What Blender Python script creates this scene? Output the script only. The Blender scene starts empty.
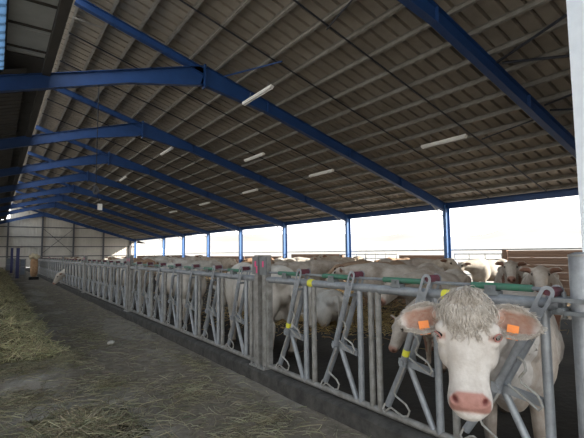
import bpy, bmesh, math, random
import numpy as np
from mathutils import Vector, Matrix, noise
rnd = random.Random(7)
SC = bpy.context.scene
COL = SC.collection
PI = math.pi

# ------------------------------------------------------------------ camera
F_PX, YAW, PITCH, ROLL, CAM_H = 422.7, math.radians(35.02), math.radians(4.567), math.radians(-0.56), 1.396
def cam_axes():
    s, c = math.sin(YAW), math.cos(YAW); sp, cp = math.sin(PITCH), math.cos(PITCH)
    F = Vector((s*cp, c*cp, sp)); R = Vector((c, -s, 0)); U = R.cross(F)
    cr, sr = math.cos(ROLL), math.sin(ROLL)
    return R*cr + U*sr, U*cr - R*sr, F
CR, CU, CF = cam_axes()
cam_data = bpy.data.cameras.new('camera')
cam = bpy.data.objects.new('camera', cam_data); COL.objects.link(cam)
m = Matrix.Identity(4)
for i in range(3):
    m[i][0] = CR[i]; m[i][1] = CU[i]; m[i][2] = -CF[i]
m[0][3], m[1][3], m[2][3] = 0, 0, CAM_H
cam.matrix_world = m
cam_data.sensor_fit = 'HORIZONTAL'; cam_data.sensor_width = 36
cam_data.lens = F_PX/584*36
cam_data.clip_end = 2000; cam_data.clip_start = 0.05
SC.camera = cam

# ------------------------------------------------------------------ measures of the barn
XF = 2.49                      # feed fence line
Z_RAIL, Z_KERB = 1.104, 0.139
P0, STEP, GAP = 1.106, 0.771, 0.345
XE, ZE = 16.62, 3.42           # right eave
XA, ZA, SL = 4.913, 6.80, 0.30 # apex and slope
YT, BAY = 11.51, 6.48          # first full portal frame, bay length
Y_BACK = YT + 8*BAY + 0.25
Y_FRONT = -2.3
X_OVER = 1.38                  # tip of the overhanging right roof
def zr(x): return ZA - SL*(x - XA)       # rafter centre line of the long right slope
def zl(x): return ZA - SL*(XA - x)       # left rafter centre line

# ------------------------------------------------------------------ materials
def mat(name, col, rough=0.7, metal=0.0, noise_scale=None, noise_amt=0.25, col2=None, bump=0.0, bump_scale=None,
        attr=None, spec=None, stretch=None, detail=6):
    M = bpy.data.materials.new(name); M.use_nodes = True
    nt = M.node_tree; b = nt.nodes['Principled BSDF']
    b.inputs['Roughness'].default_value = rough; b.inputs['Metallic'].default_value = metal
    if spec is not None: b.inputs['Specular IOR Level'].default_value = spec
    b.inputs['Base Color'].default_value = (*col, 1)
    src = None
    if noise_scale or bump:
        tc = nt.nodes.new('ShaderNodeTexCoord')
        vec = tc.outputs['Object']
        if stretch:
            mp = nt.nodes.new('ShaderNodeMapping'); mp.inputs['Scale'].default_value = stretch
            nt.links.new(vec, mp.inputs['Vector']); vec = mp.outputs['Vector']
    if noise_scale:
        n = nt.nodes.new('ShaderNodeTexNoise'); n.inputs['Scale'].default_value = noise_scale
        n.inputs['Detail'].default_value = detail; n.inputs['Roughness'].default_value = 0.65
        nt.links.new(vec, n.inputs['Vector'])
        r = nt.nodes.new('ShaderNodeValToRGB')
        c2 = col2 if col2 else tuple(c*(1-noise_amt) for c in col)
        r.color_ramp.elements[0].position = 0.35; r.color_ramp.elements[1].position = 0.65
        r.color_ramp.elements[0].color = (*c2, 1); r.color_ramp.elements[1].color = (*col, 1)
        nt.links.new(n.outputs['Fac'], r.inputs['Fac']); src = r.outputs['Color']
    if attr:
        a = nt.nodes.new('ShaderNodeAttribute'); a.attribute_name = attr
        if src is None: src = a.outputs['Color']
        else:
            mx = nt.nodes.new('ShaderNodeMix'); mx.data_type = 'RGBA'; mx.blend_type = 'MULTIPLY'
            mx.inputs['Factor'].default_value = 1
            nt.links.new(src, mx.inputs[6]); nt.links.new(a.outputs['Color'], mx.inputs[7]); src = mx.outputs[2]
    if src is not None: nt.links.new(src, b.inputs['Base Color'])
    if bump:
        n2 = nt.nodes.new('ShaderNodeTexNoise'); n2.inputs['Scale'].default_value = bump_scale or 40
        n2.inputs['Detail'].default_value = 5
        nt.links.new(vec, n2.inputs['Vector'])
        bp = nt.nodes.new('ShaderNodeBump'); bp.inputs['Strength'].default_value = bump; bp.inputs['Distance'].default_value = 0.02
        nt.links.new(n2.outputs['Fac'], bp.inputs['Height']); nt.links.new(bp.outputs['Normal'], b.inputs['Normal'])
    return M

GALV = mat('galvanized_steel', (0.325, 0.345, 0.365), 0.45, 0.3, 9, col2=(0.205, 0.215, 0.23), bump=0.08, bump_scale=60)
GALV_WORN = mat('worn_galvanized_steel', (0.30, 0.295, 0.28), 0.55, 0.2, 12, col2=(0.17, 0.16, 0.145), bump=0.1, bump_scale=50)
GALV_DARK = mat('dull_steel_plate', (0.22, 0.235, 0.245), 0.6, 0.3, 10, col2=(0.14, 0.15, 0.15))
WIRE = mat('bare_steel_rod', (0.38, 0.38, 0.36), 0.5, 0.3, 20, col2=(0.26, 0.24, 0.21))
GREEN = mat('green_painted_steel', (0.035, 0.17, 0.095), 0.5, 0, 14, col2=(0.06, 0.15, 0.11))
RED = mat('dark_red_plastic', (0.12, 0.030, 0.045), 0.5, 0, 18, col2=(0.075, 0.025, 0.035))
PINK = mat('pink_marker_paint', (0.75, 0.06, 0.20), 0.6)
YELLOW = mat('yellow_plastic', (0.72, 0.68, 0.06), 0.5)
BLUE = mat('blue_painted_steel', (0.013, 0.056, 0.185), 0.5, 0, 3, col2=(0.010, 0.045, 0.155))
DARK_ROD = mat('dark_steel_rod', (0.018, 0.02, 0.028), 0.6, 0.1)
GALV_PALE = mat('sunlit_galvanized_tube', (0.66, 0.67, 0.67), 0.5, 0.1, 6, col2=(0.55, 0.56, 0.56))  # paler galvanized steel: sun on gates and top rail put into the colour
BLUE_POST = mat('sunlit_blue_paint', (0.055, 0.155, 0.37), 0.5, 0, 3, col2=(0.045, 0.13, 0.32))  # lighter copy of the frame blue, painting in sun on the posts
PURLIN = mat('pale_zinc_purlin', (0.31, 0.295, 0.265), 0.55, 0.2, 4, col2=(0.215, 0.20, 0.175))
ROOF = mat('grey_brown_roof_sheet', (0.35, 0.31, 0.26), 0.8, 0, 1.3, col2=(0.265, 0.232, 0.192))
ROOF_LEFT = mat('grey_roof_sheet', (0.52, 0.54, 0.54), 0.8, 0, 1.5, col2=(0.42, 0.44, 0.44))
ROOF_DARK = mat('dark_sheet_shade_and_trim', (0.07, 0.065, 0.06), 0.9, 0, 1.5)  # dark tone paints in the far strip's lack of light; also used on trim
CLAD = mat('pale_wall_cladding', (0.62, 0.58, 0.52), 0.6, 0, 0.6, col2=(0.52, 0.49, 0.44))
GIRT = mat('dark_girt_steel', (0.10, 0.10, 0.11), 0.6)
CONC = mat('kerb_concrete', (0.075, 0.07, 0.062), 0.9, 0, 7, col2=(0.028, 0.026, 0.024), bump=0.5, bump_scale=25)
WOOD = mat('weathered_boards', (0.34, 0.22, 0.155), 0.85, 0, 3, col2=(0.22, 0.14, 0.10), stretch=(1, 0.12, 8))
WHITE_PAINT = mat('white_painted_column', (0.84, 0.88, 0.92), 0.7, 0, 6, col2=(0.76, 0.80, 0.85), bump=0.15, bump_scale=12)
LAMP_W = mat('white_lamp_body', (0.82, 0.80, 0.74), 0.4)
LAMP_T = mat('lamp_tube_glass', (0.90, 0.89, 0.85), 0.25)
RUBBER = mat('black_rubber', (0.015, 0.015, 0.015), 0.8)
STRAW_BALE = mat('pressed_straw', (0.46, 0.29, 0.17), 0.95, 0, 14, col2=(0.34, 0.20, 0.11), bump=0.6, bump_scale=40)
STRAW_PALE = mat('loose_pale_straw', (0.62, 0.54, 0.38), 0.95, 0, 20, col2=(0.42, 0.35, 0.24), bump=0.6, bump_scale=40)
NAVY = mat('navy_painted_steel', (0.03, 0.035, 0.12), 0.5)
GREY_BLUE = mat('blue_grey_panel', (0.20, 0.23, 0.28), 0.6, 0.1, 6)
STONE = mat('pale_crumb', (0.55, 0.52, 0.47), 0.9, 0, 20)

def floor_material():
    M = bpy.data.materials.new('dirty_concrete_floor'); M.use_nodes = True
    nt = M.node_tree; b = nt.nodes['Principled BSDF']; b.inputs['Roughness'].default_value = 0.9
    b.inputs['Specular IOR Level'].default_value = 0.25
    tc = nt.nodes.new('ShaderNodeTexCoord')
    def nz(scale, det=6, rough=0.6, st=None):
        n = nt.nodes.new('ShaderNodeTexNoise'); n.inputs['Scale'].default_value = scale
        n.inputs['Detail'].default_value = det; n.inputs['Roughness'].default_value = rough
        if st:
            mp = nt.nodes.new('ShaderNodeMapping'); mp.inputs['Scale'].default_value = st
            nt.links.new(tc.outputs['Object'], mp.inputs['Vector']); nt.links.new(mp.outputs['Vector'], n.inputs['Vector'])
        else: nt.links.new(tc.outputs['Object'], n.inputs['Vector'])
        return n.outputs['Fac']
    def ramp(f, p0, c0, p1, c1):
        r = nt.nodes.new('ShaderNodeValToRGB'); e = r.color_ramp.elements
        e[0].position, e[1].position = p0, p1; e[0].color = (*c0, 1); e[1].color = (*c1, 1)
        nt.links.new(f, r.inputs['Fac']); return r.outputs['Color']
    def mix(f, a, b_, mode='MIX'):
        mx = nt.nodes.new('ShaderNodeMix'); mx.data_type = 'RGBA'; mx.blend_type = mode
        if isinstance(f, float): mx.inputs['Factor'].default_value = f
        else: nt.links.new(f, mx.inputs['Factor'])
        nt.links.new(a, mx.inputs[6]); nt.links.new(b_, mx.inputs[7]); return mx.outputs[2]
    base = ramp(nz(5), 0.3, (0.36, 0.33, 0.28), 0.7, (0.52, 0.485, 0.43))
    dirt = ramp(nz(9, 8, 0.7), 0.35, (0.13, 0.108, 0.083), 0.7, (0.29, 0.248, 0.195))
    f = ramp(nz(0.75, 5, 0.6, (1.6, 0.55, 1)), 0.40, (0, 0, 0), 0.58, (1, 1, 1))
    # scraped strip beside the kerb stays dark with damp feed remains
    sx = nt.nodes.new('ShaderNodeSeparateXYZ'); nt.links.new(tc.outputs['Object'], sx.inputs[0])
    g = nt.nodes.new('ShaderNodeMapRange'); g.inputs['From Min'].default_value = 0.4; g.inputs['From Max'].default_value = 1.7
    nt.links.new(sx.outputs['X'], g.inputs['Value'])
    ad = nt.nodes.new('ShaderNodeMath'); ad.operation = 'ADD'; ad.use_clamp = True
    nt.links.new(f, ad.inputs[0]); 
    ml = nt.nodes.new('ShaderNodeMath'); ml.operation = 'MULTIPLY'; ml.inputs[1].default_value = 0.75
    nt.links.new(g.outputs['Result'], ml.inputs[0]); nt.links.new(ml.outputs[0], ad.inputs[1])
    c = mix(ad.outputs[0], base, dirt)
    hay = ramp(nz(30, 4, 0.7, (1, 0.6, 1)), 0.53, (0, 0, 0), 0.70, (0.5, 0.5, 0.5))
    hc = nt.nodes.new('ShaderNodeRGB'); hc.outputs[0].default_value = (0.30, 0.27, 0.195, 1)
    c = mix(hay, c, hc.outputs[0])
    nt.links.new(c, b.inputs['Base Color'])
    bp = nt.nodes.new('ShaderNodeBump'); bp.inputs['Strength'].default_value = 0.5; bp.inputs['Distance'].default_value = 0.02
    nt.links.new(nz(25, 8, 0.7), bp.inputs['Height']); nt.links.new(bp.outputs['Normal'], b.inputs['Normal'])
    return M
FLOOR = floor_material()
PEN = mat('trodden_manure_floor', (0.034, 0.026, 0.018), 0.95, 0, 1.2, col2=(0.012, 0.0095, 0.007), bump=0.7, bump_scale=12)
HAY = mat('green_hay', (0.82, 0.76, 0.48), 0.9, 0, 2.2, col2=(0.56, 0.52, 0.29), attr='shade')
HAY_BED = mat('hay_mass', (0.32, 0.29, 0.16), 0.95, 0, 6, col2=(0.10, 0.09, 0.05), bump=0.8, bump_scale=30)
STRAW_L = mat('loose_straw', (0.46, 0.42, 0.28), 0.9, 0, 3, col2=(0.28, 0.25, 0.15), attr='shade')
STRAW_G = mat('golden_straw', (0.66, 0.47, 0.20), 0.9, 0, 3, col2=(0.44, 0.28, 0.11), attr='shade')
GROUND = mat('pale_dry_ground', (0.29, 0.25, 0.205), 0.95, 0, 0.05, col2=(0.25, 0.215, 0.175))
HILL = mat('pale_hill_pasture', (0.235, 0.205, 0.172), 0.95, 0, 0.02, col2=(0.205, 0.18, 0.152))

# ------------------------------------------------------------------ mesh builder
class MB:
    def __init__(self): self.v = []; self.f = []; self.mi = []; self.cur = 0
    def add(self, vs, fs):
        o = len(self.v); self.v += [tuple(p) for p in vs]
        for f in fs: self.f.append(tuple(i+o for i in f)); self.mi.append(self.cur)
        return self
    def box(self, lo, hi):
        x0, y0, z0 = lo; x1, y1, z1 = hi
        return self.add([(x0,y0,z0),(x1,y0,z0),(x1,y1,z0),(x0,y1,z0),(x0,y0,z1),(x1,y0,z1),(x1,y1,z1),(x0,y1,z1)],
                        [(0,3,2,1),(4,5,6,7),(0,1,5,4),(1,2,6,5),(2,3,7,6),(3,0,4,7)])
    def bar(self, a, b, w, h, up=(0,0,1)):       # box beam from a to b, w across, h along up
        a, b, up = Vector(a), Vector(b), Vector(up); d = (b-a).normalized()
        s = d.cross(up).normalized(); u = s.cross(d).normalized()
        vs = [p + s*(i*w/2) + u*(j*h/2) for p in (a, b) for i, j in ((-1,-1),(1,-1),(1,1),(-1,1))]
        return self.add(vs, [(0,1,2,3),(7,6,5,4),(0,4,5,1),(1,5,6,2),(2,6,7,3),(3,7,4,0)])
    def tube(self, pts, r, n=10, cap=True, closed=False):
        pts = [Vector(p) for p in pts]; k = len(pts)
        rs = r if isinstance(r, (list, tuple)) else [r]*k
        t0 = (pts[1]-pts[0]).normalized()
        ref = Vector((0,0,1)) if abs(t0.z) < 0.9 else Vector((1,0,0))
        s = t0.cross(ref).normalized(); vs = []
        for i, p in enumerate(pts):
            if closed: t = (pts[(i+1) % k]-pts[i-1]).normalized()
            elif i == 0: t = t0
            elif i == k-1: t = (pts[-1]-pts[-2]).normalized()
            else: t = ((pts[i+1]-p).normalized()+(p-pts[i-1]).normalized()).normalized()
            s = (s - t*s.dot(t)).normalized(); u = t.cross(s)
            for j in range(n):
                a = 2*PI*j/n; vs.append(p + s*(math.cos(a)*rs[i]) + u*(math.sin(a)*rs[i]))
        fs = []
        for i in range(k if closed else k-1):
            for j in range(n):
                a, b = i*n+j, i*n+(j+1) % n; c, d = ((i+1) % k)*n+(j+1) % n, ((i+1) % k)*n+j
                fs.append((a, b, c, d))
        if cap and not closed:
            fs.append(tuple(range(n-1, -1, -1))); fs.append(tuple((k-1)*n+j for j in range(n)))
        return self.add(vs, fs)
    def extrude(self, prof, a, b, s, u):         # closed 2-D profile (s,u) swept from a to b
        a, b, s, u = Vector(a), Vector(b), Vector(s), Vector(u); n = len(prof)
        vs = [p + s*x + u*y for p in (a, b) for x, y in prof]
        fs = [(i, (i+1) % n, n+(i+1) % n, n+i) for i in range(n)]
        fs += [tuple(range(n-1, -1, -1)), tuple(range(n, 2*n))]
        return self.add(vs, fs)
    def mesh(self, name, mats, smooth=None):
        me = bpy.data.meshes.new(name); me.from_pydata(self.v, [], self.f)
        for M in (mats if isinstance(mats, (list, tuple)) else [mats]): me.materials.append(M)
        if any(self.mi): me.polygons.foreach_set('material_index', self.mi)
        bm = bmesh.new(); bm.from_mesh(me); bmesh.ops.recalc_face_normals(bm, faces=bm.faces[:]); bm.to_mesh(me); bm.free()
        if smooth is not None:
            me.polygons.foreach_set('use_smooth', [True]*len(me.polygons)); me.set_sharp_from_angle(angle=math.radians(smooth))
        me.update(); return me
    def build(self, name, mats, parent=None, smooth=40):
        return link(name, self.mesh(name, mats, smooth), parent)

def link(name, me, parent=None):
    o = bpy.data.objects.new(name, me); COL.objects.link(o)
    if parent: o.parent = parent
    return o
def tag(o, label=None, cat=None, group=None, kind=None):
    if label: o['label'] = label
    if cat: o['category'] = cat
    if group: o['group'] = group
    if kind: o['kind'] = kind
    return o
def empty(name, loc=(0,0,0), rz=0):
    o = bpy.data.objects.new(name, None); COL.objects.link(o); o.location = loc; o.rotation_euler = (0,0,rz)
    o.empty_display_size = 0.2; return o
def copy_tree(o, parent=None):
    c = o.copy(); COL.objects.link(c)
    if parent: c.parent = parent
    for ch in list(o.children): copy_tree(ch, c)
    return c
ORD = ['first','second','third','fourth','fifth','sixth','seventh','eighth','ninth','tenth','eleventh','twelfth','thirteenth','fourteenth','fifteenth','sixteenth','seventeenth','eighteenth','nineteenth','twentieth','twenty-first']
def struct(o): o['kind'] = 'structure'; return o

def fbm(x, y, s=1.0, z=0.0):
    return noise.fractal(Vector((x*s, y*s, z)), 1.0, 2.0, 4)

# ------------------------------------------------------------------ setting: floors, kerb, outside
def grid_mesh(x0, x1, nx, y0, y1, ny, fz, name, M, parent=None, ypow=1.0):
    vs = []; fs = []
    for j in range(ny+1):
        y = y0 + (y1-y0)*(j/ny)**ypow
        for i in range(nx+1):
            x = x0+(x1-x0)*i/nx; vs.append((x, y, fz(x, y)))
    for j in range(ny):
        for i in range(nx):
            a = j*(nx+1)+i; fs.append((a, a+1, a+nx+2, a+nx+1))
    mb = MB(); mb.add(vs, fs); return mb.build(name, M, parent, smooth=180)
struct(grid_mesh(-7.2, XF-0.1, 90, Y_FRONT-1, Y_BACK, 260, lambda x, y: 0.012*fbm(x, y, 1.3), 'floor', FLOOR, ypow=1.6))
struct(grid_mesh(XF+0.1, XE+0.1, 70, Y_FRONT-1, Y_BACK, 200, lambda x, y: -0.20+0.035*fbm(x, y, 0.9, 3.0), 'floor_pen', PEN, ypow=1.4))
# kerb under the feed fence
mb = MB()
ys = [Y_FRONT-1 + i*0.35 for i in range(int((39.6-Y_FRONT)/0.35)+4)]
vs = []; fs = []
for y in ys:
    q = lambda s, k: 0.012*fbm(y+k, s, 2.0)
    vs += [(XF-0.125+q(1,0), y, -0.26), (XF-0.115+q(2,3), y, Z_KERB-0.02+q(3,0)), (XF-0.09, y, Z_KERB), (XF+0.11, y, Z_KERB), (XF+0.13, y, -0.26)]
for i in range(len(ys)-1):
    for k in range(4): a = i*5+k; fs.append((a, a+1, a+6, a+5))
fs.append((0,1,2,3,4)); n = (len(ys)-1)*5; fs.append((n+4,n+3,n+2,n+1,n))
mb.add(vs, fs); struct(mb.build('trim_kerb', CONC))
# land outside
def land(x0, x1, y0, y1, n, name, fz, M):
    return struct(grid_mesh(x0, x1, n, y0, y1, n, fz, name, M))
land(-320, 520, -260, 900, 24, 'ground', lambda x, y: -0.32, GROUND)
def hill(x, y):
    d = math.hypot(x, y)
    t = max(0.0, min(1.0, (d-150)/220.0))
    return -0.6 + t*(16 + 11*fbm(x, y, 0.006) + 2.0*fbm(x, y, 0.03))
land(60, 520, -200, 620, 70, 'hills', hill, HILL)

# back gable wall: ribbed cladding with posts, girts and cross braces
def roof_top(x): return (zr(x) if x > X_OVER else zl(x)) + 0.335
wall = empty('wall_back', (0, Y_BACK, 0)); struct(wall)
mb = MB(); x = -7.2; prof = []
while x < XE+0.05:
    prof += [(x, 0.0), (x+0.20, 0.0), (x+0.22, -0.035), (x+0.31, -0.035), (x+0.33, 0.0)]; x += 0.33
for (xa, ya), (xb, yb) in zip(prof[:-1], prof[1:]):
    mb.add([(xa, ya, -0.1), (xb, yb, -0.1), (xb, yb, roof_top(xb)), (xa, ya, roof_top(xa))], [(0,1,2,3)])
struct(mb.build('cladding', CLAD, wall, smooth=20))
for px in (15.9, 12.3, 8.55, XA, 1.2, -2.6):
    struct(MB().box((px-0.10, -0.30, 0), (px+0.10, -0.10, roof_top(px)-0.45)).build('wall_post', GIRT, wall))
for gz in (1.25, 2.5, 3.75, 5.0):
    xr = min(XE, XA+(ZA-gz)/SL)
    xl = max(-7.1, XA-(ZA-gz)/SL)
    struct(MB().box((xl, -0.10, gz-0.06), (xr, -0.036, gz+0.06)).build('girt', GIRT, wall))
for (a, b) in (((XA, 1.6), (8.55, 4.9)), ((XA, 4.9), (8.55, 1.6))):
    struct(MB().tube([(a[0], -0.2, a[1]), (b[0], -0.2, b[1])], 0.03, 6).build('cross_brace', GIRT, wall))
mb = MB()
xs_ = [-7.2, X_OVER-0.01, X_OVER, XA, 3.4+XA-3.4+0.01, XE]
pts_ = [(-7.2, roof_top(-7.2)), (X_OVER-0.01, roof_top(X_OVER-0.01)), (X_OVER, roof_top(X_OVER+0.001)), (XE, roof_top(XE))]
for (xa, za), (xb, zb) in zip(pts_[:-1], pts_[1:]):
    for (x0, x1) in ((xa, min(xb, 3.4)), (max(xa, 3.4), xb)):
        if x1 <= x0: continue
        f = lambda x: za+(zb-za)*(x-xa)/(xb-xa)
        lo = 4.0 if x1 <= 3.4 else 0.0
        lo0 = min(lo, f(x0)-0.05); lo1 = min(lo, f(x1)-0.05)
        mb.add([(x0, Y_FRONT-0.08, lo0), (x1, Y_FRONT-0.08, lo1), (x1, Y_FRONT-0.08, f(x1)), (x0, Y_FRONT-0.08, f(x0)),
                (x0, Y_FRONT, lo0), (x1, Y_FRONT, lo1), (x1, Y_FRONT, f(x1)), (x0, Y_FRONT, f(x0))],
               [(0,1,2,3),(4,7,6,5),(0,4,5,1),(1,5,6,2),(2,6,7,3),(3,7,4,0)])
struct(mb.build('wall_front_light_block', CLAD))  # added gable wall behind the camera, shaped to keep light out
# low left wall of the barn
mb = MB().box((-7.3, Y_FRONT, -0.1), (-7.2, Y_BACK, 1.1)); struct(mb.build('wall_left', CLAD))

# ------------------------------------------------------------------ roof
def rib_roof(name, xa, za, xb, zb, y0, y1, M, pitch=0.36, rib=0.10, th=0.012):
    # trapezoid-profiled sheet between two lines along Y
    nx, nz = -(zb-za), (xb-xa)
    l = math.hypot(nx, nz); nx, nz = nx/l, nz/l
    if nz < 0: nx, nz = -nx, -nz
    prof = []; y = y0
    while y < y1:
        prof += [(y, 0), (y+pitch-0.085, 0), (y+pitch-0.070, rib), (y+pitch-0.015, rib)]; y += pitch
    prof.append((y, 0))
    vs = []
    for off in (0, th):
        for (yy, h) in prof:
            vs.append((xa+nx*(h+off), yy, za+nz*(h+off))); vs.append((xb+nx*(h+off), yy, zb+nz*(h+off)))
    k = len(prof)*2; fs = []
    for i in range(len(prof)-1):
        a = 2*i; fs.append((a, a+1, a+3, a+2)); fs.append((k+a, k+a+2, k+a+3, k+a+1))
    mb = MB(); mb.add(vs, fs); return struct(mb.build(name, M, smooth=20))
SH = 0.342                                     # sheet above the rafter centre line
rib_roof('ceiling_right', X_OVER, zr(X_OVER)+SH, XE+0.55, zr(XE+0.55)+SH, Y_FRONT, Y_BACK, ROOF)
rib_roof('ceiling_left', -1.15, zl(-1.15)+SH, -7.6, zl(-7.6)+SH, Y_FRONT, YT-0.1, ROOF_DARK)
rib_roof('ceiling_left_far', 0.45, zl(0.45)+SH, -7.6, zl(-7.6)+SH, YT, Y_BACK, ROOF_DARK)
SKYL = bpy.data.materials.new('blue_translucent_sheet'); SKYL.use_nodes = True
_nt = SKYL.node_tree; _nt.nodes.remove(_nt.nodes['Principled BSDF']); _t = _nt.nodes.new('ShaderNodeBsdfTranslucent'); _t.inputs['Color'].default_value = (0.30, 0.40, 0.50, 1)
_nt.links.new(_t.outputs[0], _nt.nodes['Material Output'].inputs['Surface'])
rib_roof('ceiling_skylight', 0.0, zl(0.0)+SH, -1.10, zl(-1.10)+SH, Y_FRONT, YT-0.1, SKYL)
# flat sheeting strip under the overhang, left of the ridge gap
def flat_strip(name, y0, y1, M, z=5.92):
    mb = MB(); y = y0
    while y < y1-0.05:
        ye = min(y+1.15, y1)
        mb.box((0.03, y+0.02, z), (0.76, ye-0.02, z+0.02)); mb.box((0.03, ye-0.06, z+0.02), (0.76, ye+0.03, z+0.06)); y = ye
    return struct(mb.build(name, M))
flat_strip('ceiling_strip', 0.5, YT, ROOF_LEFT)
mb = MB()
for ys_ in (4.6, 5.6, 6.6, 7.7, 8.5, 9.5, 10.6): mb.box((0.03, ys_-0.025, 5.885), (0.76, ys_+0.025, 5.919))
struct(mb.build('trim_strip_battens', ROOF_DARK))
flat_strip('ceiling_strip_dark', YT-0.6, Y_BACK-0.1, ROOF_DARK, 5.885)  # continues the grey strip, its shade put into the dark sheet colour
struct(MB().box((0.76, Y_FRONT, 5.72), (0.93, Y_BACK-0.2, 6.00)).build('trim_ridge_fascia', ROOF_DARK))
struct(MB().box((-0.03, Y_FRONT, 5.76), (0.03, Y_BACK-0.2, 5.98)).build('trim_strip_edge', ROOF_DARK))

# eave beam along the right side
mb = MB(); mb.box((XE-0.06, Y_FRONT, ZE-0.12), (XE+0.06, Y_BACK-0.1, ZE+0.16)); struct(mb.build('trim_eave', BLUE))

# purlins: Z sections along the barn
PT = 0.135
du = Vector((1, 0, -SL)).normalized(); up = Vector((SL, 0, 1)).normalized()
zprof = [(-0.035,0),(0.03,0),(0.03,0.02),(0.025,0.02),(0.025,0.006),(-0.004,0.006),(-0.004,PT-.006),(-0.05,PT-.006),(-0.05,PT),(0.002,PT),(0.002,0.012),(-0.035,0.012)]
n_pur = 21; pur_x = [X_OVER+0.12 + (XE-0.45-X_OVER)*i/(n_pur-1) for i in range(n_pur)]
for i, px in enumerate(pur_x):
    a = Vector((px, Y_FRONT+0.1, zr(px))) + up*0.178; b = Vector((px, Y_BACK-0.15, zr(px))) + up*0.178
    o = MB().extrude(zprof, a, b, du, up).build('roof_purlin', PURLIN, smooth=None)
    o['kind'] = 'thing'
    where = 'at the ridge overhang edge' if i == 0 else ('just above the open right eave' if i == n_pur-1 else 'the %s below the ridge edge' % ORD[i-1])
    tag(o, 'long pale steel purlin under the roof sheets, %s' % where, 'purlin', 'long purlins under the right roof slope')

# ------------------------------------------------------------------ portal frames
def ibeam(mb, a, b, depth, width, upv, tf=0.014, tw=0.012, d2=None):
    a, b, u = Vector(a), Vector(b), Vector(upv); d = (b-a).normalized()
    s = d.cross(u).normalized(); u = s.cross(d).normalized(); d2 = d2 or depth
    top = lambda p, dd: p + u*(depth/2)
    for (o0, o1) in (((depth/2-tf), depth/2), (None, None)):
        if o0 is not None:
            vs = [p + s*(i*width/2) + u*o for p in (a, b) for o in (o0, o1) for i in (-1, 1)]
        else:
            vs = []
            for p, dd in ((a, depth), (b, d2)):
                lo = depth/2 - dd
                vs += [p + s*(i*width/2) + u*o for o in (lo, lo+tf) for i in (-1, 1)]
        mb.add(vs, [(0,1,3,2),(4,6,7,5),(0,4,5,1),(2,3,7,6),(0,2,6,4),(1,5,7,3)])
    vs = []
    for p, dd in ((a, depth), (b, d2)):
        vs += [p + s*(i*tw/2) + u*o for o in (depth/2-dd, depth/2) for i in (-1, 1)]
    mb.add(vs, [(0,1,3,2),(4,6,7,5),(0,4,5,1),(2,3,7,6),(0,2,6,4),(1,5,7,3)])
def make_frame():
    root = empty('portal_frame')
    D = 0.36
    # right rafter, from the overhang tip to the eave
    mb = MB(); ibeam(mb, (X_OVER+0.05, 0, zr(X_OVER+0.05)), (XA, 0, zr(XA)), 0.20, 0.15, (0,0,1))
    mb.build('overhang_beam', BLUE, root, None)
    mb = MB(); ibeam(mb, (XE-0.10, 0, zr(XE-0.10)), (XA+2.2, 0, zr(XA+2.2)), D, 0.17, (0,0,1))
    ibeam(mb, (XA+2.2, 0, zr(XA+2.2)), (XA, 0, zr(XA)), D, 0.17, (0,0,1), d2=0.60)
    for sx in (XA+2.2, XA+5.8, XA+8.6):
        mb.box((sx-0.008, -0.085, zr(sx)-D/2), (sx+0.008, 0.085, zr(sx)+D/2))
    mb.build('right_rafter', BLUE, root, None)
    mb = MB(); ibeam(mb, (-7.0, 0, zl(-7.0)), (XA-2.2, 0, zl(XA-2.2)), D, 0.17, (0,0,1))
    ibeam(mb, (XA-2.2, 0, zl(XA-2.2)), (XA, 0, zl(XA)), D, 0.17, (0,0,1), d2=0.60)
    mb.build('left_rafter', BLUE, root, None)
    mb = MB().box((XA-0.025, -0.10, ZA-0.50), (XA+0.025, 0.10, ZA+0.22))
    for zz in (-0.4, -0.2, 0.0):
        for yy in (-0.06, 0.06): mb.tube([(XA-0.05, yy, ZA+zz), (XA+0.05, yy, ZA+zz)], 0.014, 6)
    mb.build('apex_plate', BLUE, root, None)
    # right post: flanges run along the barn, web faces along it
    mb = MB(); w = 0.30
    mb.box((XE-w/2-0.1, -0.08, -0.3), (XE-w/2-0.085, 0.08, ZE+0.05)); mb.box((XE+w/2-0.115, -0.08, -0.3), (XE+w/2-0.1, 0.08, ZE+0.05))
    mb.box((XE-w/2-0.086, -0.006, -0.3), (XE+w/2-0.114, 0.006, ZE+0.05)); mb.box((XE-w/2-0.13, -0.12, -0.22), (XE+w/2-0.07, 0.12, -0.16))
    mb.build('right_post', BLUE_POST, root, None)
    mb = MB().tube([(XE-0.15, 0.05, ZE-0.55), (XE-1.05, 0.05, zr(XE-1.05)-D/2)], 0.022, 8); mb.build('knee_brace', GALV, root)
    mb = MB().box((-7.15, -0.08, 0), (-6.9, 0.08, zl(-7.0)+0.05)); mb.build('left_post', BLUE, root, None)
    return root
proto = make_frame()
fr_where = ['behind the camera side of the open bay', 'nearest, crossing the upper right of the view', 'its apex plate nearest above the feed alley']
for i in range(10):
    o = proto if i == 0 else copy_tree(proto)
    o.location = (0, YT + (i-2)*BAY, 0)
    if i == 9: o.location.y = Y_BACK-0.55
    lab = ['blue steel portal frame over the open front of the barn',
           'blue steel portal frame nearest the viewer, cutting the upper right roof',
           'blue steel portal frame with the largest apex in view'][i] if i < 3 else \
          ('blue steel portal frame standing against the far gable wall' if i == 9 else 'blue steel portal frame, %s from the far gable wall' % ORD[9-i])
    tag(o, lab, 'roof frame', 'blue portal frames along the barn')

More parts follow.
